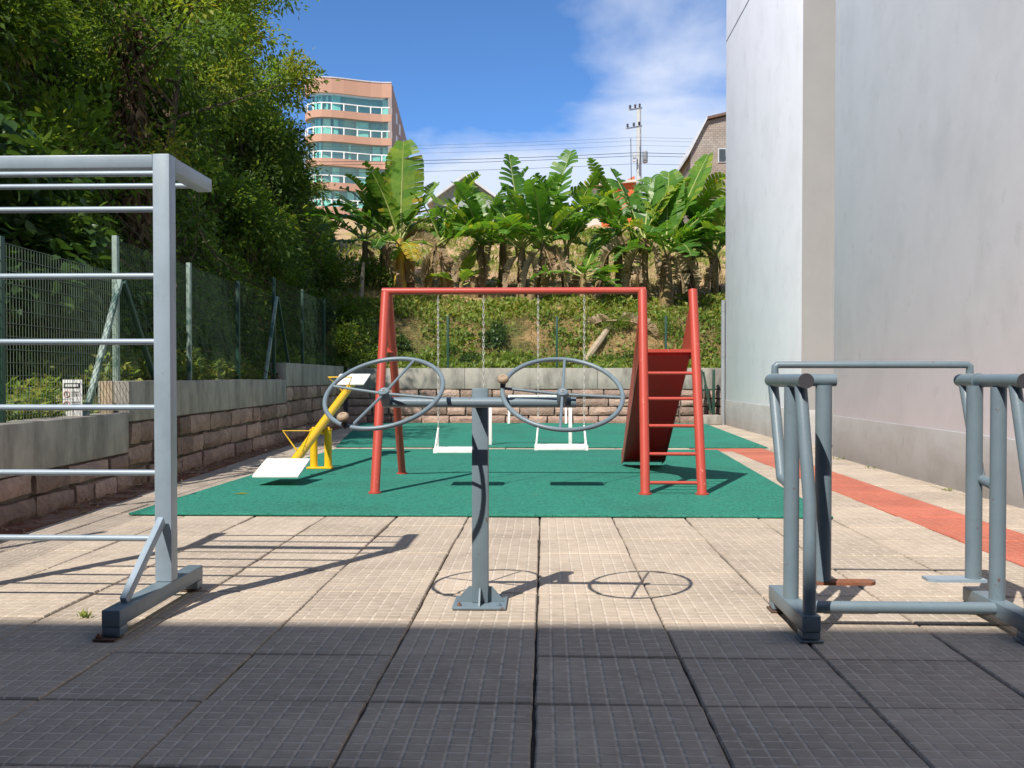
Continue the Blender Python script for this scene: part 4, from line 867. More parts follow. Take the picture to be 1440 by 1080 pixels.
# cut stumps and a fallen stem
for x, d, h, lean, lb in ((-3.98, 28.9, 1.35, .03, 'cut dead banana stem beside the yellow-stemmed plant'), (-2.0, 27.9, .7, .0, 'short cut stump left of the middle plants'), (1.38, 27.2, .95, .2, 'leaning brown cut stump right of the short plant'), (-.40, 27.2, .8, .1, 'brown cut stump between the two middle plants')):
    z = float(HILLZ(x, d)) - .1; m = MB(); pts = [Vector((x + lean * q, d, z + h * q)) + Vector((rnd.uniform(-.02, .02), rnd.uniform(-.02, .02), 0)) for q in (0, .2, .45, .7, .9, 1)]
    m.tube(pts, [.16, .14, .125, .12, .11, .10], 10); tag(m.build('banana_stump', 'banana_stem'), lb, 'stump', 'cut banana stumps')
m = MB(); m.tube([(.95, 24.6, 1.42), (1.35, 25.0, 1.95), (1.75, 25.6, 2.5)], [.10, .09, .07], 9); tag(m.build('banana_log', 'timber'), 'pale fallen banana stem lying down the bank', 'fallen stem')
fs_ = thing('fallen_leaves', 'torn yellow and brown banana leaf lying at the top of the fallen stem', 'dead leaf', (1.75, 25.5, 2.5))
for k in range(3): banana_leaf(fs_, (1.7 + .15 * k, 25.4, 2.55), (20, 165, 350)[k], (8, 5, -5)[k], (1.0, .8, .9)[k], .32, .9, dead=True, seed=900 + k, tint=(.95, .7, .5)[k], tear=.5)
for x, d, h in ((-5.15, 27.4, 1.25),):
    z = float(HILLZ(x, d)) - .1; m = MB(); m.tube([(x, d, z), (x + .03, d, z + h * .5), (x + .07, d, z + h)], [.07, .06, .045], 8); tag(m.build('dead_trunk', 'timber'), 'thin pale dead trunk standing on the ledge left of the row', 'dead trunk')

# ------------------------------------------------------------------ undergrowth
def bank_normals(d, s):
    e = .05
    zx = (LEFT(d, s + e) - LEFT(d, s - e)) / (2 * e); zd = (LEFT(d + e, s) - LEFT(d - e, s)) / (2 * e)
    n = np.stack([zx, -zd, np.ones_like(zx)], 1); return unit(n)      # x runs against s
def scatter_bank(name, n, d0, d1, s0, s1, ln, wd, material, thick=.6, dens=None, tint=(.1, .8), down=.5):
    d = nrng.uniform(d0, d1, n); s = nrng.uniform(s0, s1, n) if dens is None else s0 + (s1 - s0) * nrng.random(n) ** dens
    N = bank_normals(d, s); z = LEFT(d, s)
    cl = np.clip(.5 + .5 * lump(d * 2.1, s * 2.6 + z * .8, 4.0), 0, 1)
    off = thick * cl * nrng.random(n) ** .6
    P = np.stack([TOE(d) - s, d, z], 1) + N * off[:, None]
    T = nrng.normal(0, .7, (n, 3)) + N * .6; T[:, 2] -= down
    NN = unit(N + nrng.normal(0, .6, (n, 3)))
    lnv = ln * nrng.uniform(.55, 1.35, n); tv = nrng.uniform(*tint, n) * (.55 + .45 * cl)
    o = leaf_cloud(name, P, T, NN, lnv, lnv * wd, tv, material); o['kind'] = 'stuff'; return o
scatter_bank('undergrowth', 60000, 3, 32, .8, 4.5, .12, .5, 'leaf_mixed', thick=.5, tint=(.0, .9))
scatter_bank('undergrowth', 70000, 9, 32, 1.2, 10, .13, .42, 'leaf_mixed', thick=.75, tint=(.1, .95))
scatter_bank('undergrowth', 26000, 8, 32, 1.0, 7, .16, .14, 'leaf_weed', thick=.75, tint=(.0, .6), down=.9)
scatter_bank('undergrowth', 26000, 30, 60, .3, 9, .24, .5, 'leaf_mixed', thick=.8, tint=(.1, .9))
scatter_bank('hanging_vines', 9000, 9, 32, 1.0, 8, .42, .05, 'vine_dry', thick=.85, tint=(.0, 1), down=1.6)
# planting strip between wall cap and bank: weeds lit by the sun
def scatter_weeds(name, n, d0, d1, s0, s1, hmax, material, tint=(.2, 1), ln=.11, clump=1.0):
    d = nrng.uniform(d0, d1, n); s = nrng.uniform(s0, s1, n); z = LEFT(d, s)
    c = np.clip(.45 + .75 * lump(d * 2.3, s * 4, 9.0), .05, 1)
    h = hmax * c * nrng.random(n)
    P = np.stack([TOE(d) - s + nrng.normal(0, .03, n), d, z + h], 1)
    T = nrng.normal(0, 1, (n, 3)); T[:, 2] = np.abs(T[:, 2]) * .5 + nrng.uniform(-.3, .6, n)
    lnv = ln * nrng.uniform(.5, 1.4, n)
    o = leaf_cloud(name, P, T, np.tile([.1, -.2, 1.0], (n, 1)) + nrng.normal(0, .4, (n, 3)), lnv, lnv * .42, nrng.uniform(*tint, n), material); o['kind'] = 'stuff'; return o
scatter_weeds('weeds', 9000, 4.5, 9.4, .30, 1.1, .38, 'leaf_weed')
scatter_weeds('weeds', 11000, 9.7, 16.5, .22, 1.3, .48, 'leaf_weed', tint=(.2, 1))
scatter_weeds('weeds', 6000, 16.8, 23, .30, 1.3, .35, 'leaf_bright', tint=(0, .7))
# hanging dry vines and thin stems down the bank
def vines(n):
    m = MB(); 
    for k in range(n):
        d = rnd.uniform(4, 30); s = rnd.uniform(1.2, 7); 
        p = Vector((float(TOE(d)) - s, d, float(LEFT(d, s)))) + Vector((.55, -.1, .3)); pts = [p.copy()]
        v = Vector((rnd.uniform(-.1, .35), rnd.uniform(-.35, .35), -1))
        for j in range(7):
            v = (v + Vector((rnd.uniform(-.3, .35), rnd.uniform(-.35, .35), rnd.uniform(-.3, .25)))).normalized(); p = p + v * rnd.uniform(.15, .4); pts.append(p.copy())
        m.tube(pts, rnd.choice([.006, .008, .012]), 4, caps=False)
    o = m.build('vines', 'bark'); o['kind'] = 'stuff'
    return o
vines(160)

def joint_weeds():
    spots = [(3.93, 11.9, .05), (3.95, 13.2, .03), (4.08, 17.5, .03), (3.9, 9.6, .025), (-2.1, 4.4, .015), (-4.05, 7.5, .05), (-4.25, 11.5, .05)]
    P = []
    for x, y, r in spots: P.append(np.stack([nrng.normal(x, r, 26), nrng.normal(y, r * .6, 26), np.full(26, .001)], 1))
    P = np.concatenate(P); n = len(P); T = nrng.normal(0, .8, (n, 3)); T[:, 2] = np.abs(T[:, 2]) + .3; l = nrng.uniform(.012, .05, n)
    o = leaf_cloud('joint_weeds', P, T, np.tile([0, 0, 1.0], (n, 1)) + nrng.normal(0, .3, (n, 3)), l, l * .3, nrng.uniform(.1, .9, n), 'leaf_weed'); o['kind'] = 'stuff'
joint_weeds()
def shrub_meshes(nm, seed, rad, nclump, per, ln, wd, material, droop=.3, tint=(.1, .9), flat=.8):
    rg = np.random.default_rng(seed); Ps = []; Ts = []; Ns = []; tv = []
    c = rg.normal(0, 1, (nclump, 3)); c = unit(c) * (rad * rg.random((nclump, 1)) ** .45); c[:, 2] = np.abs(c[:, 2]) * flat + rad * .1
    for q in c:
        k = int(per * rg.uniform(.6, 1.3)); o = rg.normal(0, rad * .17, (k, 3)); Ps.append(q + o)
        t = unit(o + q * .25) + rg.normal(0, .45, (k, 3)); t[:, 2] -= droop; Ts.append(t); Ns.append(np.tile([0, 0, 1.0], (k, 1)) + q / rad * .6 + rg.normal(0, .45, (k, 3)))
        tv.append(np.clip(rg.uniform(*tint) + rg.normal(0, .14, k), 0, 1))
    P = np.concatenate(Ps); T = np.concatenate(Ts); N_ = np.concatenate(Ns); tvv = np.concatenate(tv)
    lv = ln * rg.uniform(.6, 1.35, len(P))
    o = leaf_cloud(nm, P, T, N_, lv, lv * wd, tvv, material, org=(0, 0, 0), rounded=wd > .7, fold=.12 if wd > .7 else .25, curl=.18 if wd > .7 else 0); me = o.data; bpy.data.objects.remove(o)
    m = MB()
    for q in c[:max(8, nclump // 4)]:
        qv = Vector(q); m.tube([(0, 0, -.25), tuple(qv * .5 + Vector((0, 0, .05))), tuple(qv)], [.022, .014, .005], 5, caps=False)
    st_ = m.build('stems', 'bark'); sm = st_.data; bpy.data.objects.remove(st_)
    return me, sm
SH = [shrub_meshes('foliage', 101, 1.0, 34, 80, .115, .5, 'leaf_mixed', tint=(.15, .85)),
      shrub_meshes('foliage', 102, 1.0, 30, 80, .13, .36, 'leaf_mixed', droop=.7, tint=(.1, .75)),
      shrub_meshes('foliage', 103, 1.0, 26, 70, .12, .55, 'leaf_bright', tint=(.0, .8)),
      shrub_meshes('foliage', 104, 1.0, 22, 34, .17, .85, 'leaf_broad', droop=.5, tint=(.0, 1))]
def shrub(kind, loc, sc, rz, label, group, name='shrub'):
    t = thing(name, label, 'shrub', loc, group); t.rotation_euler = (0, 0, rz); t.scale = (sc[0], sc[0], sc[1]) if isinstance(sc, tuple) else (sc,) * 3
    fo, sm = SH[kind]
    for nm, me in (('foliage', fo), ('stem', sm)):
        o = bpy.data.objects.new(nm, me); COL.objects.link(o); o.parent = t
    return t
POSTS = [(9.62, 'braced pale post'), (11.93, 'single pale post'), (14.2, 'dark post'), (16.5, 'second braced post'), (18.95, 'post past the wall step'), (21.3, 'last post'), (26, 'far wall corner')]
def where(d, s):
    p = min(POSTS, key=lambda q: abs(q[0] - d))[1]
    return ('low on the bank', 'halfway up the bank', 'high on the bank')[0 if s < 3.2 else 1 if s < 5.2 else 2] + ' behind the ' + p
def bank_shrub(kind, d, s, sc, label, group, up=.2):
    x = float(TOE(d)) - s; z = float(LEFT(d, s)); return shrub(kind, (x + .25, d, z + up), sc, rnd.uniform(0, 6.28), label, group)
BG = 'shrubs covering the bank behind the wire fence'
r2 = random.Random(21)
for k in range(64):
    d = r2.uniform(7.5, 31); s = float(np.interp(d, [6, 10, 14, 18], [2.9, 2.3, 2.1, 1.6])) + r2.uniform(0, 6.0)
    kind = r2.choices([0, 1, 2], [5, 5, 3])[0]
    lb = {0: 'dense dark green shrub ', 1: 'drooping narrow leaved shrub ', 2: 'light green shrub '}[kind] + where(d, s)
    bank_shrub(kind, d, s, r2.uniform(.65, 1.25), lb, BG)
for d, s, sc in ((9.6, 1.5, .8), (10.3, 1.6, .75), (9.0, 2.3, .9), (10.8, 1.9, .7), (11.3, 1.3, .5), (9.8, 2.2, .8)):
    bank_shrub(3, d, s, sc, 'broad leaved green shrub ' + {9.6: 'just above the near fence panel', 10.3: 'beside the braced pale post', 9.0: 'high above the near fence panel', 10.8: 'behind the braced pale post', 11.3: 'low by the single pale post', 9.8: 'halfway up above the braced pale post'}[d], 'broad leaved shrubs above the near fence', up=.75)
for k in range(26):                                       # beyond the corner, up the slope towards the tower
    d = r2.uniform(25, 52); s = r2.uniform(1.6, 7.0) ; kind = r2.choice([0, 2, 2, 1])
    bank_shrub(kind, d, s, r2.uniform(.8, 1.35), {0: 'bushy dark green shrub ', 1: 'drooping green shrub ', 2: 'bushy light green shrub '}[kind] + ('beside the wall corner' if d < 30 else 'halfway to the tower' if d < 41 else 'far up below the tower') + (' near the bananas' if s < 3.4 else ' by the tree line' if s < 5.2 else ' under the tallest trees'), 'shrubs on the slope left of the banana plants')
for x, d, sc, kind in ((-4.9, 25.0, .8, 0), (-4.2, 24.8, .6, 1), (-5.4, 25.8, .9, 0), (-6.2, 28.5, 1.0, 2), (-5.3, 29.6, .9, 2), (-4.7, 24.4, .6, 1)):
    shrub(kind, (x, d, float(HILLZ(x, d))), sc, r2.uniform(0, 6), 'leafy shrub in the shaded corner where the two stone walls meet', 'shrubs in the shaded wall corner')

# trees on the bank
def tree(label, base, pts, rad, limbs, clumps, per, ln, wd, material, seed, tint=(.2, .9), spread=.55, name='tree', droop=.3, reach=3):
    t = thing(name, label, 'tree', base); rg = np.random.default_rng(seed); r = random.Random(seed)
    P = [Vector(base) + Vector(p) for p in pts]; n = len(P)
    m = MB(); m.tube(P, [rad * (1 - .72 * k / (n - 1)) for k in range(n)], 10); tr = m.build('trunk', 'bark', t)
    tips = []
    for k in range(limbs):
        q = r.uniform(.35, 1.0) * (n - 1); i = min(int(q), n - 2); b = P[i].lerp(P[i + 1], q - i)
        a = r.uniform(0, 6.28); l = r.uniform(.7, 1.6) * spread * reach; dv = Vector((math.cos(a), math.sin(a), r.uniform(.1, .9))).normalized()
        p1 = b + dv * l * .5 + Vector((0, 0, -.05)); p2 = b + dv * l + Vector((0, 0, r.uniform(-.1, .3)))
        m = MB(); m.tube([b, p1, p2], [rad * .35, rad * .2, rad * .06], 6); m.build('limb', 'bark', tr); tips += [p1, p2, p1.lerp(p2, .5)]
    tips.append(P[-1]); tips.append(P[-1].lerp(P[-2], .4))
    Ps = []; Ts = []; Ns = []; tv = []
    for k in range(clumps):
        c = np.array(r.choice(tips)) + rg.normal(0, spread * .75, 3); kk = int(per * rg.uniform(.5, 1.4)); o = rg.normal(0, spread * .38, (kk, 3)) * np.array([1, 1, .7]); Ps.append(c + o)
        tt = unit(o) + rg.normal(0, .5, (kk, 3)); tt[:, 2] -= droop; Ts.append(tt); Ns.append(np.tile([0, 0, 1.0], (kk, 1)) + rg.normal(0, .5, (kk, 3))); tv.append(np.clip(rg.uniform(*tint) + rg.normal(0, .12, kk), 0, 1))
    Pn = np.concatenate(Ps); lv = ln * rg.uniform(.6, 1.35, len(Pn))
    leaf_cloud('crown', Pn, np.concatenate(Ts), np.concatenate(Ns), lv, lv * wd, np.concatenate(tv), material, t)
    return t
def bt(d, s): return (float(TOE(d)) - s, d, float(LEFT(d, s)) - .2)
tree('leafy tree leaning out against the sky at the top of the bank', bt(25, 3.6), [(0, 0, 0), (.2, 0, 1.8), (.4, 0, 3.6), (.7, 0, 5.0), (.95, -.2, 6.3)], .16, 13, 60, 230, .15, .42, 'leaf_bright', 301, reach=1.3, tint=(.0, .6), spread=.5)
tree('light yellow green tree on the upper bank beside the leaning tree', bt(21.5, 3.3), [(0, 0, 0), (.15, 0, 1.3), (.25, 0, 2.7), (.4, 0, 4.0)], .16, 18, 90, 230, .13, .4, 'leaf_bright', 302, tint=(.35, 1), spread=.7, reach=1.5)
tree('vine covered trunk with brown dead leaves above the climbing frame', bt(15.0, 2.0), [(0, 0, 0), (.05, 0, 1.0), (-.03, 0, 2.0), (.06, 0, 3.1), (.08, 0, 4.2)], .09, 10, 46, 130, .12, .5, 'leaf_mixed', 303, tint=(.1, .95), spread=.5, reach=2)
tree('dark tree with feathery leaves filling the middle of the bank', bt(18.0, 2.6), [(0, 0, 0), (.15, 0, 1.0), (.3, 0, 2.0), (.4, 0, 3.0)], .12, 14, 50, 150, .13, .3, 'leaf_mixed', 304, tint=(.1, .85), spread=.7, droop=.8, reach=2.2)
tree('low spreading tree high on the near bank, cut by the picture top', bt(11.5, 3.4), [(0, 0, 0), (.1, 0, .7), (.2, 0, 1.4), (.2, 0, 2.0)], .12, 14, 60, 150, .12, .5, 'leaf_mixed', 305, tint=(.2, .95), spread=.6, reach=2.2)
tree('round bright tree on the slope below the curved apartment tower', bt(38, 3.6), [(0, 0, 0), (.1, 0, .8), (.2, 0, 1.6), (.3, 0, 2.2)], .14, 14, 50, 150, .20, .45, 'leaf_bright', 306, reach=1.6, tint=(.1, 1), spread=.8)
tree('bushy tree where the bank meets the skyline, left of the tower', bt(29, 3.9), [(0, 0, 0), (.1, 0, 1.3), (.2, 0, 2.6), (.3, 0, 3.6)], .15, 14, 60, 160, .17, .45, 'leaf_bright', 307, reach=2.0, tint=(.0, .9), spread=.7)
def trunk_vines():
    t = next(o for o in COL.objects if o.name.startswith('tree') and o.get('label', '').startswith('vine covered')); b = np.array(t.location)
    n = 1500; h = nrng.uniform(.2, 4.3, n); a = nrng.uniform(0, 6.28, n); r = nrng.uniform(.06, .26, n)
    P = np.stack([b[0] + np.cos(a) * r, b[1] + np.sin(a) * r, b[2] + h], 1); T = nrng.normal(0, .35, (n, 3)); T[:, 2] -= 1.0
    l = nrng.uniform(.12, .38, n); leaf_cloud('dry_vines', P, T, np.stack([np.cos(a), np.sin(a), np.zeros(n)], 1) + nrng.normal(0, .3, (n, 3)), l, l * nrng.uniform(.05, .3, n), nrng.uniform(0, 1, n), 'vine_dry', t)
trunk_vines()
# leaf litter blown against the foot of the left wall
n = 420; d_ = nrng.uniform(5, 22.5, n); o_ = np.abs(nrng.normal(0, .16, n)) + .02
P = np.stack([TOE(d_) + o_, d_, np.full(n, .012) + nrng.uniform(0, .012, n)], 1); T = nrng.normal(0, 1, (n, 3)); T[:, 2] *= .15; l = nrng.uniform(.03, .08, n)
o = leaf_cloud('leaf_litter', P, T, np.tile([0, 0, 1.0], (n, 1)) + nrng.normal(0, .25, (n, 3)), l, l * .5, nrng.uniform(0, 1, n), 'banana_dead'); o['kind'] = 'stuff'
# back bank: low cover, grass, weeds
def scatter_hill(name, n, x0, x1, y0, y1, hmax, ln, wd, material, tint=(0, 1), patch=None, up=.5, thr=0.0):
    x = nrng.uniform(x0, x1, n); y = nrng.uniform(y0, y1, n)
    c = .5 + .5 * lump(x * 1.5, y * 2.0, patch or 3.0) + nrng.normal(0, .12, n); k = c > thr; x, y, c = x[k], y[k], np.clip(c[k], 0, 1); n = len(x)
    z = HILLZ(x, y) + hmax * c * nrng.random(n)
    T = nrng.normal(0, 1, (n, 3)); T[:, 2] = np.abs(T[:, 2]) * .4 + up; T[:, 1] -= .35
    lv = ln * nrng.uniform(.5, 1.4, n)
    N_ = np.tile([0, -.8, .6], (n, 1)) + nrng.normal(0, .4, (n, 3))
    o = leaf_cloud(name, np.stack([x, y, z], 1), T, N_, lv, lv * wd, nrng.uniform(*tint, n), material); o['kind'] = 'stuff'; return o
scatter_hill('ground_cover', 9000, -5.5, 6, 24.4, 26.0, .24, .13, .6, 'leaf_weed', tint=(.0, .9), thr=.56)
scatter_hill('dry_grass', 9000, -5.5, 6, 24.4, 26.2, .10, .22, .05, 'grass_dry', tint=(.0, 1), up=-.2, patch=11.0, thr=.35)
scatter_hill('ground_cover', 10500, -5.5, 6, 25.9, 27.4, .24, .13, .55, 'leaf_weed', tint=(.3, 1), patch=7.0, thr=.2)
scatter_hill('ground_cover', 11000, -5.5, 6, 23.6, 24.7, .28, .12, .5, 'leaf_weed', tint=(.2, .9), patch=7.0, thr=.3)
scatter_hill('dry_grass', 26000, -7, 7.5, 24.2, 33, .04, .22, .06, 'grass_dry', tint=(.0, 1), up=1.1, patch=5.0, thr=.3)
scatter_hill('dry_grass', 26000, -9, 11, 33, 52, .04, .22, .07, 'grass_dry', tint=(.45, 1), up=1.0, patch=5.0, thr=.2)
scatter_hill('ground_cover', 14000, -9, 11, 35, 52, .08, .20, .3, 'leaf_weed', tint=(.45, 1), patch=5.0, thr=.45)
scatter_hill('dry_grass', 9000, -9, 11, 34, 50, .15, .30, .25, 'leaf_weed', tint=(.3, 1), up=.7, patch=6.0, thr=.6)
for k in range(14):
    x = r2.uniform(-4.2, 3.8); d = r2.uniform(23.9, 25.6)
    shrub(2 if k % 3 else 3, (x, d, float(HILLZ(x, d))), (r2.uniform(.25, .42), r2.uniform(.25, .5)), r2.uniform(0, 6), ('broad leaved' if k % 3 == 0 else 'small leaved') + ' weed on the bank ' + ('behind the left swing leg' if x < -2.6 else 'behind the left swing' if x < -.9 else 'behind the swing gap' if x < .3 else 'beside the fallen log' if x < 1.9 else 'behind the slide') + (' near the wall cap' if d < 24.7 else ' higher up'), 'weeds on the bank behind the back wall', 'weed_plant')
for x, d in ((-6.2, 47), (-3, 48), (2.5, 47), (6.5, 44), (4.2, 40), (0.8, 46), (-1.0, 44)):
    shrub(r2.choice([2, 2, 0]), (x, d, float(HILLZ(x, d))), (r2.uniform(.8, 1.3), r2.uniform(.5, .9)), r2.uniform(0, 6), 'scrubby bush on the dry grass slope behind the banana plants', 'bushes on the dry slope', 'bush')

# ------------------------------------------------------------------ curved apartment tower
tw = thing('apartment_tower', 'peach apartment tower with curved glazed balconies above the trees', 'building', (-22, 115, 18))
def bez():
    k = [(-17.5, 112.0), (-18.6, 111.95), (-19.8, 111.6), (-21.2, 111.0), (-22.6, 110.3), (-23.9, 109.8), (-25.0, 109.6), (-26.0, 109.8), (-26.8, 110.4), (-27.25, 111.3), (-27.35, 112.4)]
    return [Vector((a, b, 0)) for a, b in k]
CV = bez()
def offs(o):
    res = []
    for i, p in enumerate(CV):
        t = (CV[min(i + 1, len(CV) - 1)] - CV[max(i - 1, 0)]).normalized(); n = Vector((-t.y, t.x, 0))   # towards the camera side
        res.append(p + (n if n.y < 0 or i > 7 else n) * o)
    return res
def band(name, material, parent, o0, o1, z0, z1):
    a = offs(o0); b = offs(o1); m = MB(); n = len(a)
    vs = [(p.x, p.y, z0) for p in a] + [(p.x, p.y, z1) for p in a] + [(p.x, p.y, z0) for p in b] + [(p.x, p.y, z1) for p in b]; fs = []
    for i in range(n - 1): fs += [(i, i + 1, n + i + 1, n + i), (2 * n + i, 3 * n + i, 3 * n + i + 1, 2 * n + i + 1), (n + i, n + i + 1, 3 * n + i + 1, 3 * n + i), (i, 2 * n + i, 2 * n + i + 1, i + 1)]
    fs += [(0, n, 3 * n, 2 * n), (n - 1, 3 * n - 1, 4 * n - 1, 2 * n - 1)]
    m.add(vs, fs); return m.build(name, material, parent, smooth=False)
m = MB(); m.add([(-17.5, 113.3, 14), (-27.0, 113.3, 14), (-29.5, 143, 14), (-19.8, 143, 14), (-17.5, 113.3, 34.4), (-27.0, 113.3, 34.4), (-29.5, 143, 34.4), (-19.8, 143, 34.4)], [(0, 1, 2, 3), (4, 7, 6, 5), (0, 4, 5, 1), (1, 5, 6, 2), (2, 6, 7, 3), (3, 7, 4, 0)]); m.build('core_wall', 'tower_side', tw, smooth=False)
m = MB(); m.add([(-17.46, 112.0, 14), (-17.46, 113.28, 14), (-17.9, 113.28, 14), (-17.9, 112.02, 14), (-17.46, 112.0, 34.5), (-17.46, 113.28, 34.5), (-17.9, 113.28, 34.5), (-17.9, 112.02, 34.5)], [(0, 1, 2, 3), (4, 7, 6, 5), (0, 4, 5, 1), (1, 5, 6, 2), (2, 6, 7, 3), (3, 7, 4, 0)]); m.build('fin_wall', 'tower_side', tw, smooth=False)
band('parapet', 'tower_peach', tw, 0, -.25, 32.95, 34.6); band('parapet_cap', 'roof_grey', tw, .06, -.3, 34.602, 34.72)
rt = random.Random(5)
for k in range(5):
    zs = 31.05 - 2.7 * k                                  # top of the balcony slab
    if k: pass
    band('balcony_slab', 'tower_peach', tw, 0, -1.2, zs - .82, zs)
    rail = band('railing', 'white_paint', tw, -.02, -.10, zs + .72, zs + .84)
    pl = offs(-.06)
    for i in range(len(pl) - 1):
        for q in (0,):
            p = pl[i].lerp(pl[i + 1], q); m = MB(); m.box(p.x - .06, p.x + .06, p.y - .05, p.y + .05, zs + .001, zs + .719); m.build('baluster', 'white_paint', rail, smooth=False)
    ga = offs(-.22); ca = offs(-.75); zt = zs + 1.88
    for i in range(len(ga) - 1):
        a, b = ga[i], ga[i + 1]; e = (b - a) * .012
        m = MB(); m.add([(a.x + e.x, a.y + e.y, zs + .002), (b.x - e.x, b.y - e.y, zs + .002), (b.x - e.x, b.y - e.y, zt - .002), (a.x + e.x, a.y + e.y, zt - .002)], [(0, 1, 2, 3)])
        m.prism([(a.x + e.x, a.y + e.y, zs + .002), (b.x - e.x, b.y - e.y, zs + .002), (b.x - e.x, b.y - e.y, zt - .002), (a.x + e.x, a.y + e.y, zt - .002)], (0, .02, 0)) if False else None
        m.build('pane', 'teal_glass', tw, smooth=False)
        if rt.random() < .7:
            a, b = ca[i], ca[i + 1]; w0, w1 = sorted((rt.uniform(0, .4), rt.uniform(.55, 1))); c0, c1 = a.lerp(b, w0), a.lerp(b, w1)
            m = MB(); m.prism([(c0.x, c0.y, zs + .01), (c1.x, c1.y, zs + .01), (c1.x, c1.y, zt - .05), (c0.x, c0.y, zt - .05)], (0, .05, 0)); m.build('curtain', 'curtain', tw, smooth=False)
    band('room_wall', 'room_dark', tw, -1.05, -1.15, zs + .003, zt - .003)
for k in range(4):
    for q in (.16, .34, .62):
        y = 113.3 + q * 29.7; x = -17.5 - 2.3 * q; z = 31.5 - 2.7 * k
        m = MB(); m.box(x - .25, x + .04, y - .7, y + .7, z, z + 1.3); m.build('window', 'window_dark', tw, smooth=False)
# houses on the crest
def gable_house(name, label, x0, x1, d0, d1, zb, ze, zr, wallm, roofm, ov=.35):
    t = thing(name, label, 'house', ((x0 + x1) / 2, d0, zb)); xm = (x0 + x1) / 2
    m = MB(); m.prism([(x0, d0, zb), (x1, d0, zb), (x1, d0, ze), (xm, d0, zr), (x0, d0, ze)], (0, d1 - d0, 0)); m.build('wall', wallm, t, smooth=False)
    for s, xe in ((-1, x0 - ov), (1, x1 + ov)):
        zz = ze - ov * (zr - ze) / (xm - x0); m = MB(); m.prism([(xm, d0 - .4, zr + .03), (xe, d0 - .4, zz + .03), (xe, d0 - .4, zz + .2), (xm, d0 - .4, zr + .2)], (0, d1 - d0 + .8, 0)); m.build('roof', roofm, t, smooth=False)
    return t
hA = gable_house('gabled_house', 'pale green gabled house with light grey roof edges on the crest', -6.6, -2.7, 58, 66, 8.5, 11.45, 12.85, 'house_green', 'roof_grey')
for x in (-5.7, -4.3): w_ = slab('window', 'white_paint', hA, x, x + .9, 57.93, 57.997, 9.8, 10.8); slab('pane', 'window_dark', w_, x + .08, x + .82, 57.91, 57.928, 9.88, 10.72)
hB = thing('terracotta_house', 'small house with orange corrugated side wall below the utility pole', 'house', (4.3, 60, 9))
slab('wall', 'house_cream', hB, 2.6, 5.6, 60, 66, 9, 12.6)
for k in range(16):
    x = 3.5 + k * .125; m = MB(); m.tube([(x, 59.95, 10.2), (x, 59.95, 12.2 + .07 * k)], .075, 6); m.build('corrugation', 'terracotta', hB, smooth=False)
m = MB(); m.prism([(2.3, 59.6, 12.62), (5.9, 59.6, 12.9), (5.9, 59.6, 13.05), (2.3, 59.6, 12.77)], (0, 7, 0)); m.build('roof', 'house_cream', hB, smooth=False)
hC = thing('brick_house', 'unplastered brick house with steep gable next to the white building', 'house', (9.5, 50, 8))
m = MB(); m.prism([(7.35, 50, 7.5), (12.5, 50, 7.5), (12.5, 50, 12.8), (11.6, 50, 13.3), (9.25, 50, 14.25), (8.15, 50, 14.0), (7.35, 50, 12.45)], (0, 9, 0)); m.build('wall', 'rough_brick', hC, smooth=False)
for pa, pb in (((7.15, 49.8, 12.1), (8.15, 49.8, 14.05)), ((8.15, 49.8, 14.05), (9.25, 49.8, 14.30)), ((9.25, 49.8, 14.30), (12.8, 49.8, 12.75))):
    m = MB(); m.prism([pa, pb, (pb[0], pb[1], pb[2] + .13), (pa[0], pa[1], pa[2] + .13)], (0, 9.4, 0)); m.build('roof', 'roof_brown' if pb[0] > 9 else 'roof_grey', hC, smooth=False)
for x, z, w, h in ((8.72, 11.9, .42, .72), (7.62, 11.3, .4, .6), (9.1, 12.0, .16, .2)):
    w_ = slab('window', 'roof_grey', hC, x, x + w, 49.95, 49.998, z, z + h); slab('pane', 'window_dark', w_, x + .05, x + w - .05, 49.93, 49.948, z + .05, z + h - .05)
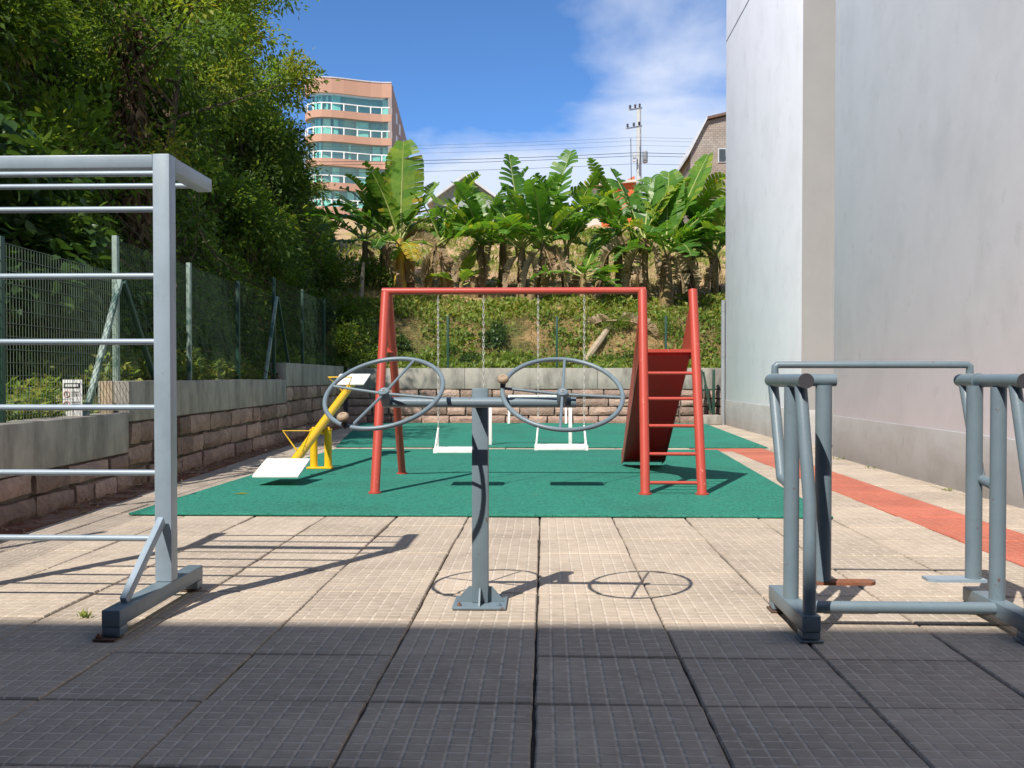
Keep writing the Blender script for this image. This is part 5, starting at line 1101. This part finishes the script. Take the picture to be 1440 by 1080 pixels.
# utility pole and cables
up = thing('utility_pole', 'concrete utility pole with two crossarms and transformer on the crest', 'utility pole', (5.25, 55, 9))
m = MB(); m.tube([(5.25, 55, 8.8), (5.22, 55, 16.05)], [.17, .12], 10); m.build('pole', 'pole_concrete', up)
for z, ln in ((15.75, .95), (14.75, 1.15)):
    m = MB(); m.beam((5.35, 54.85, z + .25), (5.22 - ln * .75, 53.2, z - .3), .09, .09); arm = m.build('crossarm', 'pole_concrete', up)
    for q in (.15, .5, .9):
        p = Vector((5.35, 54.85, z + .25)).lerp(Vector((5.22 - ln * .75, 53.2, z - .3)), q); m = MB(); m.lathe(p + Vector((0, 0, .055)), (0, 0, 1), [(0, .03), (.04, .07), (.09, .05), (.14, .07), (.2, .04)], 8); m.build('insulator', 'dark_cap', arm)
m = MB(); m.lathe((5.55, 54.8, 12.95), (0, 0, 1), [(0, .12), (.05, .15), (.6, .15), (.68, .08)], 12); m.build('transformer', 'galvanised', up)
m = MB(); m.box(4.86, 5.02, 54.6, 54.8, 13.0, 13.5); m.build('switch_box', 'roof_grey', up)
m = MB(); m.tube([(4.75, 54.7, 14.3), (4.78, 54.7, 12.0)], .02, 5); m.build('drop_wire', 'cable', up)
cg = 'overhead cables crossing the sky'
for z, y, r_, lb in ((13.43, 54.4, .015, 'thick dark overhead cable, upper of the pair over the houses'), (13.28, 54.5, .013, 'dark overhead cable, lower of the pair over the houses'), (12.78, 54.2, .010, 'lowest overhead cable sagging left of the pole'), (14.15, 53.9, .006, 'thin overhead wire at the cloud base'), (13.95, 53.8, .006, 'thin overhead wire just under the topmost one'), (13.72, 53.9, .006, 'thin overhead wire just above the thick pair')):
    m = MB()
    L_ = [(-34 + k * (38.95 / 14), y, z + 4 * .55 * ((k / 14) ** 2 - k / 14) * .9 + .25 * (1 - k / 14)) for k in range(15)]; Rr = [(5.0 + k * 2.5, y, z + 1.2 * ((k / 14) ** 2 - k / 14)) for k in range(1, 15)]
    m.tube(L_ + Rr, r_, 5); tag(m.build('power_cable', 'cable'), lb, 'cable', cg)
